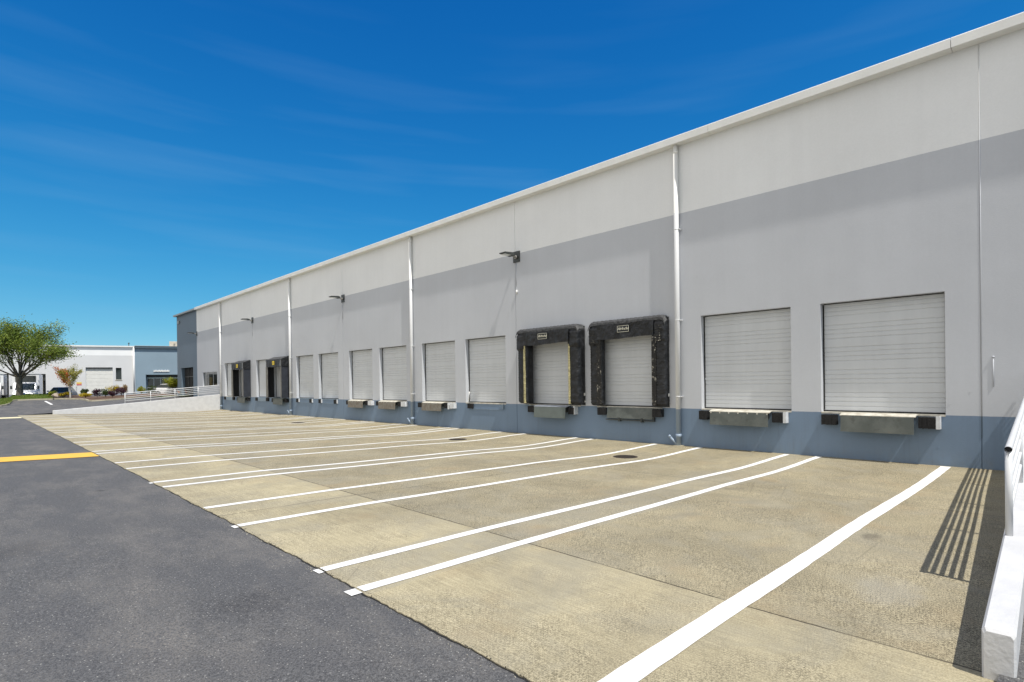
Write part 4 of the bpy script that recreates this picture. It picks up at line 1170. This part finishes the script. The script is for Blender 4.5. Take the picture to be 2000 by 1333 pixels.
# small maple -----------------------------------------------------------
mb_ = gl(137, 56.8); mz = 1.33
mp_ = empty('tree', (mb_.x, mb_.y, mz)); tag(mp_, 'small maple with red and yellow green leaves beside the parked car', 'tree')
tm = MB(); tr_, tg_ = [], []; rr = random.Random(5)
tm.tube([(0, 0, -.3), (0, 0, .3), (-.03, 0, .95)], [.075, .06, .05], 8, cap=False)
for (a_, b_, c_, which) in [(-1.0, .1, .9, 0), (-.75, -.2, 1.2, 0), (-.9, .4, .55, 0), (-.35, .3, 1.0, 0), (.1, -.3, 1.0, 1), (.45, .1, 1.5, 1), (.7, -.2, .8, 1), (.55, .3, 1.1, 1)]:
    d = (RT*a_+FW*b_+Vector((0, 0, c_))).normalized()
    grow(tm, tr_ if which == 0 else tg_, Vector((0, 0, .8+rr.random()*.2)), d, 1.0 if which == 0 else .95, .03, 2, rr, spread=.34, up=.05, n=2)
tm.build('trunk', m_barkp, mp_)
c1 = MB(); leaves(c1, tr_, .07, rr, .15, 26); c1.build('red_crown', m_red, mp_)
c2 = MB(); leaves(c2, tg_, .06, rr, .13, 26); c2.build('green_crown', m_mgreen, mp_)

# yellow-green small tree by the blue facade
yb = gl(336, 66.0); yt = empty('tree', (yb.x, yb.y, GZ+.1)); tag(yt, 'small yellow green tree in front of the blue storefront', 'tree')
tm = MB(); tips = []; rr = random.Random(9)
tm.tube([(0, 0, -.2), (0, 0, 1.0)], [.06, .045], 8, cap=False)
for k in range(6):
    a_ = k*1.05; grow(tm, tips, Vector((0, 0, .9)), Vector((math.cos(a_)*.8, math.sin(a_)*.8, .9)).normalized(), .55, .025, 2, rr, n=2)
tm.build('trunk', m_bark, yt); cr = MB(); leaves(cr, tips, .065, rr, .14, 22); cr.build('crown', m_lime, yt)

# shrubs ----------------------------------------------------------------
SH = [(103, 57.2, .75, .62, m_lime, 'lime green shrub at the left end of the bed beside a boulder', 'shrub'),
      (126, 57.0, 1.0, .55, m_gold, 'golden shrub between the boulder and the small maple', 'shrub'),
      (165, 60.0, .75, .75, m_green, 'dark green shrub below the corner of the roll-up door', 'shrub'),
      (167, 56.2, 1.15, .42, m_gold, 'low golden shrub at the tip of the kerb', 'shrub'),
      (190, 56.4, .90, .85, m_purp, 'dark purple shrub standing alone near the kerb tip', 'shrub'),
      (206, 58.0, .80, .80, m_green, 'green shrub between two purple shrubs', 'shrub'),
      (222, 60.2, 1.25, 1.15, m_gold, 'tall bright yellow shrub behind the purple shrubs', 'shrub'),
      (220, 57.4, .85, .65, m_purp, 'rounded purple shrub in front of the bright yellow shrub', 'shrub'),
      (237, 59.2, 1.10, 1.0, m_purp, 'broad purple shrub at the start of the ramp rail', 'shrub'),
      (242, 61.5, .9, 1.3, m_pink, 'pinkish brown shrub behind the broad purple shrub', 'shrub'),
      (276, 66.0, .9, .95, m_lime, 'lime shrub below the blue wall left of the storefront', 'shrub'),
      (296, 65.0, 1.3, 1.0, m_green, 'green shrub under the left storefront panes', 'shrub'),
      (357, 63.0, 1.1, .55, m_red, 'reddish shrub behind the ramp rail by the slate bay', 'shrub'),
      (372, 62.0, 1.0, .5, m_red, 'reddish shrub behind the ramp rail by the dark entrance', 'shrub')]
for (px, dep, w_, h_, m, lab, nm) in SH:
    p = gl(px, dep); shrub(p.x, p.y, p.z+.18+(.1 if dep > 58 else 0), w_, h_, m, lab)
# boulder
p = gl(113, 57.1); bm = bmesh.new(); bmesh.ops.create_icosphere(bm, subdivisions=3, radius=.5)
rr = random.Random(2)
from mathutils import noise as mnoise
for v in bm.verts:
    k = 1+.28*mnoise.noise(v.co*2.2)+.08*mnoise.noise(v.co*7); v.co = Vector((v.co.x*1.0*k, v.co.y*.8*k, v.co.z*.62*k))
me = bpy.data.meshes.new('boulder'); bm.to_mesh(me); bm.free(); me.materials.append(mat("boulder_stone", (.36, .30, .24), .9, var=.25, vscale=6, bump=.5, bscale=12))
bo_ = bpy.data.objects.new('boulder', me); col.objects.link(bo_); bo_.location = (p.x, p.y, p.z+.32); tag(bo_, 'tan boulder between the lime and golden shrubs', 'boulder')
# green strip behind the ramp rail
b = MB(); base = [gl(a, d) for a, d in ((262, 58.5), (300, 60.5), (345, 63), (405, 64), (405, 60), (345, 60), (300, 58.5), (262, 57.6))]
b.face([p+Vector((0, 0, .10)) for p in base]); bo_ = b.build('lawn', m_grass); tag(bo_, kind='structure')

# ------------------------------------------------------------------ vehicles
m_wpaint = mat("white_vehicle_paint", (0.78, 0.78, 0.78), .25, var=.03, spec=.6)
m_bpaint = mat("dark_blue_car_paint", (0.02, 0.045, 0.11), .2, var=.05, spec=.7)
m_tyre = mat("tyre_rubber", (0.02, 0.02, 0.02), .85, var=.2)
m_chrome = mat("grille_chrome", (0.45, 0.46, 0.47), .25, metal=.8, var=.1)
m_bluefr = mat("blue_emblem", (0.05, 0.15, 0.4), .3)
def wheel(parent, x, y, z, r_, w_):
    """axle along local x"""
    t = MB(); t.tube([(x-w_/2, y, z), (x+w_/2, y, z)], r_, 20); o = t.build('wheel', m_tyre, parent)
    t = MB(); t.tube([(x-w_/2-.01, y, z), (x+w_/2+.01, y, z)], r_*.55, 14); t.build('rim', m_chrome, o)
def box_truck(pn, dn, pr, dr_, z, label, group):
    """local: x right, -y toward camera"""
    a_, b_ = gl(pn, dn, z), gl(pr, dr_, z); d = (b_-a_).normalized(); o = a_+d*1.7
    root = empty('box_truck', tuple(o), math.atan2(d.y, d.x)-math.pi/2); tag(root, label, 'truck', group)
    t = MB(); t.box(-1.2, 1.2, .6, 6.6, .95, 3.35); t.build('cargo_box', m_wpaint, root, bevel=.05)
    t = MB(); t.box(-1.21, 1.21, .58, .62, 3.28, 3.36); t.build('roof_edge', m_chrome, root)
    t = MB(); t.box(-.5, .5, .4, 6.5, .55, .94); t.build('chassis', m_dark, root)
    cab = MB()
    poly = [(-1.55, .50), (-1.62, 1.0), (-1.45, 1.28), (-.75, 1.50), (-.25, 2.28), (-.05, 2.36), (.56, 2.38), (.56, .50)]
    cab.prism(poly, 0, -1.0, 1.0); co = cab.build('cab', m_wpaint, root, bevel=.06, weld=True)
    t = MB(); t.face([(-.86, -.775, 1.54), (.86, -.775, 1.54), (.78, -.285, 2.26), (-.78, -.285, 2.26)]); t.build('windscreen', m_glass, co)
    for sx in (-1, 1):
        t = MB(); t.face([(sx*1.005, -.62, 1.52), (sx*1.005, .35, 1.52), (sx*1.005, .35, 2.2), (sx*1.005, -.2, 2.2)]); t.build('side_window', m_glass, co)
        t = MB(); t.box(min(sx*.62, sx*.96), max(sx*.62, sx*.96), -1.66, -1.58, .88, 1.06); t.build('headlight', m_chrome, co)
        t = MB(); t.box(min(sx*1.08, sx*1.25), max(sx*1.08, sx*1.25), -.68, -.60, 1.62, 2.0); t.tube([(sx*1.0, -.6, 1.7), (sx*1.12, -.64, 1.75)], .02, 6); t.build('mirror', m_dark, co)
        wheel(root, sx*.92, -1.0, .42, .42, .26); wheel(root, sx*.95, 4.8, .42, .42, .4)
    t = MB()
    for k_ in range(4): t.box(-.55, .55, -1.655, -1.60, .78+.09*k_, .82+.09*k_)
    t.build('grille', m_chrome, co)
    t = MB(); t.box(-1.02, 1.02, -1.78, -1.60, .42, .66); t.build('bumper', m_chrome, co)
    t = MB(); t.tube([(0, -1.67, 1.12), (0, -1.62, 1.12)], .10, 14); t.build('badge', m_bluefr, co)
    # dark roof deflector band above the windscreen
    t = MB(); t.box(-.9, .9, .50, .60, 2.42, 3.15); t.build('front_panel', m_dark, root)
box_truck(47, 62.2, 61, 70, .50, 'white box truck facing us behind the trunk of the large tree', 'box trucks backed up to the docks')
box_truck(-24, 62.0, -9, 70, .50, 'white box truck cut by the left edge of the picture', 'box trucks backed up to the docks')

def car(px, dep, z, m, label, rot=0.0, name='parked_car', L_=4.4, hgt=1.45):
    p = gl(px, dep, z); root = empty(name, tuple(p), rot); tag(root, label, 'car')
    b = MB(); hw = .9
    poly = [(-2.2, .30), (-2.25, .62), (-2.05, .86), (-1.15, .97), (1.55, 1.02), (2.15, .92), (2.22, .55), (2.15, .30)]
    b.prism(poly, 0, -hw, hw); bd = b.build('body', m, root, bevel=.10, weld=True, seg=3)
    g_ = MB(); P0 = [(-1.2, .97), (-.55, hgt-.06), (-.2, hgt), (.9, hgt), (1.35, hgt-.08), (1.75, 1.0)]
    n = len(P0)
    lo = [(x, y, zz_) for (y, zz_) in P0 for x in ()]
    for sx in (-1, 1):
        g_.face([(sx*(hw-.05-(zz_-.97)*.38), y, zz_) for y, zz_ in P0])
    for (ya, za), (yb, zb2) in zip(P0, P0[1:]):
        wa, wb_ = hw-.05-(za-.97)*.38, hw-.05-(zb2-.97)*.38
        g_.face([(-wa, ya, za), (wa, ya, za), (wb_, yb, zb2), (-wb_, yb, zb2)])
    g_.build('windows', m_glass, root, weld=True)
    r_ = MB(); wr = hw-.05-(hgt-.97)*.38
    r_.prism([(-.42, hgt-.01), (-.2, hgt+.03), (.9, hgt+.03), (1.25, hgt-.03), (1.2, hgt-.06), (-.3, hgt-.05)], 0, -wr-.02, wr+.02); r_.build('roof', m, root, weld=True, bevel=.015)
    for sx in (-1, 1):
        t = MB(); t.box(min(sx*.55, sx*.85), max(sx*.55, sx*.85), -2.26, -2.15, .62, .76); t.build('headlight', m_chrome, root)
        t = MB(); t.box(min(sx*.92, sx*1.08), max(sx*.92, sx*1.08), -.95, -.82, .98, 1.12); t.build('mirror', m, root)
        wheel(root, sx*.80, -1.38, .32, .32, .2); wheel(root, sx*.80, 1.38, .32, .32, .2)
    t = MB(); t.box(-.42, .42, -2.27, -2.2, .5, .66); t.build('grille', m_chrome, root)
    return root
car(121, 61.5, .80, m_bpaint, 'dark blue car parked nose out behind the small maple', A19)
car(340, 67.5, GZ, m_wpaint, 'white car parked below the small yellow green tree', A19+1.2)
# bollard-like white post by the truck dock
for i, (px, dep, lab) in enumerate(((65, 60.8, 'thin white post at the back of the lawn near the truck'), (79, 60.8, 'thin white post at the back of the lawn near the dock pier'))):
    p = gl(px, dep, 1.15); b = MB(); b.tube([(0, 0, -.1), (0, 0, .42)], .06, 10); b.tube([(0, 0, .42), (0, 0, .45)], [.06, .03], 10)
    o = b.build('bollard', m_kerb); o.location = p; tag(o, lab, 'bollard', 'bollards at the back of the lawn')

# ------------------------------------------------------------------ every loose piece of these parts is a part of its own
def split_loose(o):
    bm = bmesh.new(); bm.from_mesh(o.data); bm.verts.ensure_lookup_table()
    seen, comps = set(), []
    for v in bm.verts:
        if v.index in seen: continue
        st, comp = [v], []
        seen.add(v.index)
        while st:
            q = st.pop(); comp.append(q.index)
            for e in q.link_edges:
                w_ = e.other_vert(q)
                if w_.index not in seen: seen.add(w_.index); st.append(w_)
        comps.append(set(comp))
    bm.free()
    if len(comps) < 2: return
    old = o.data
    for k, cset in enumerate(comps):
        me = old.copy(); b_ = bmesh.new(); b_.from_mesh(me); b_.verts.ensure_lookup_table()
        bmesh.ops.delete(b_, geom=[v for v in b_.verts if v.index not in cset], context='VERTS')
        b_.to_mesh(me); b_.free()
        if k == 0: o.data = me
        else:
            c_ = o.copy(); c_.data = me; col.objects.link(c_)
bpy.context.view_layer.update()
for o in list(col.objects):
    if o.type == 'MESH' and o.name.split('.')[0] in ('support_arm', 'hinge', 'bracket', 'sticker', 'anchor_plug', 'door_seal', 'door_frame', 'coupling'):
        split_loose(o)
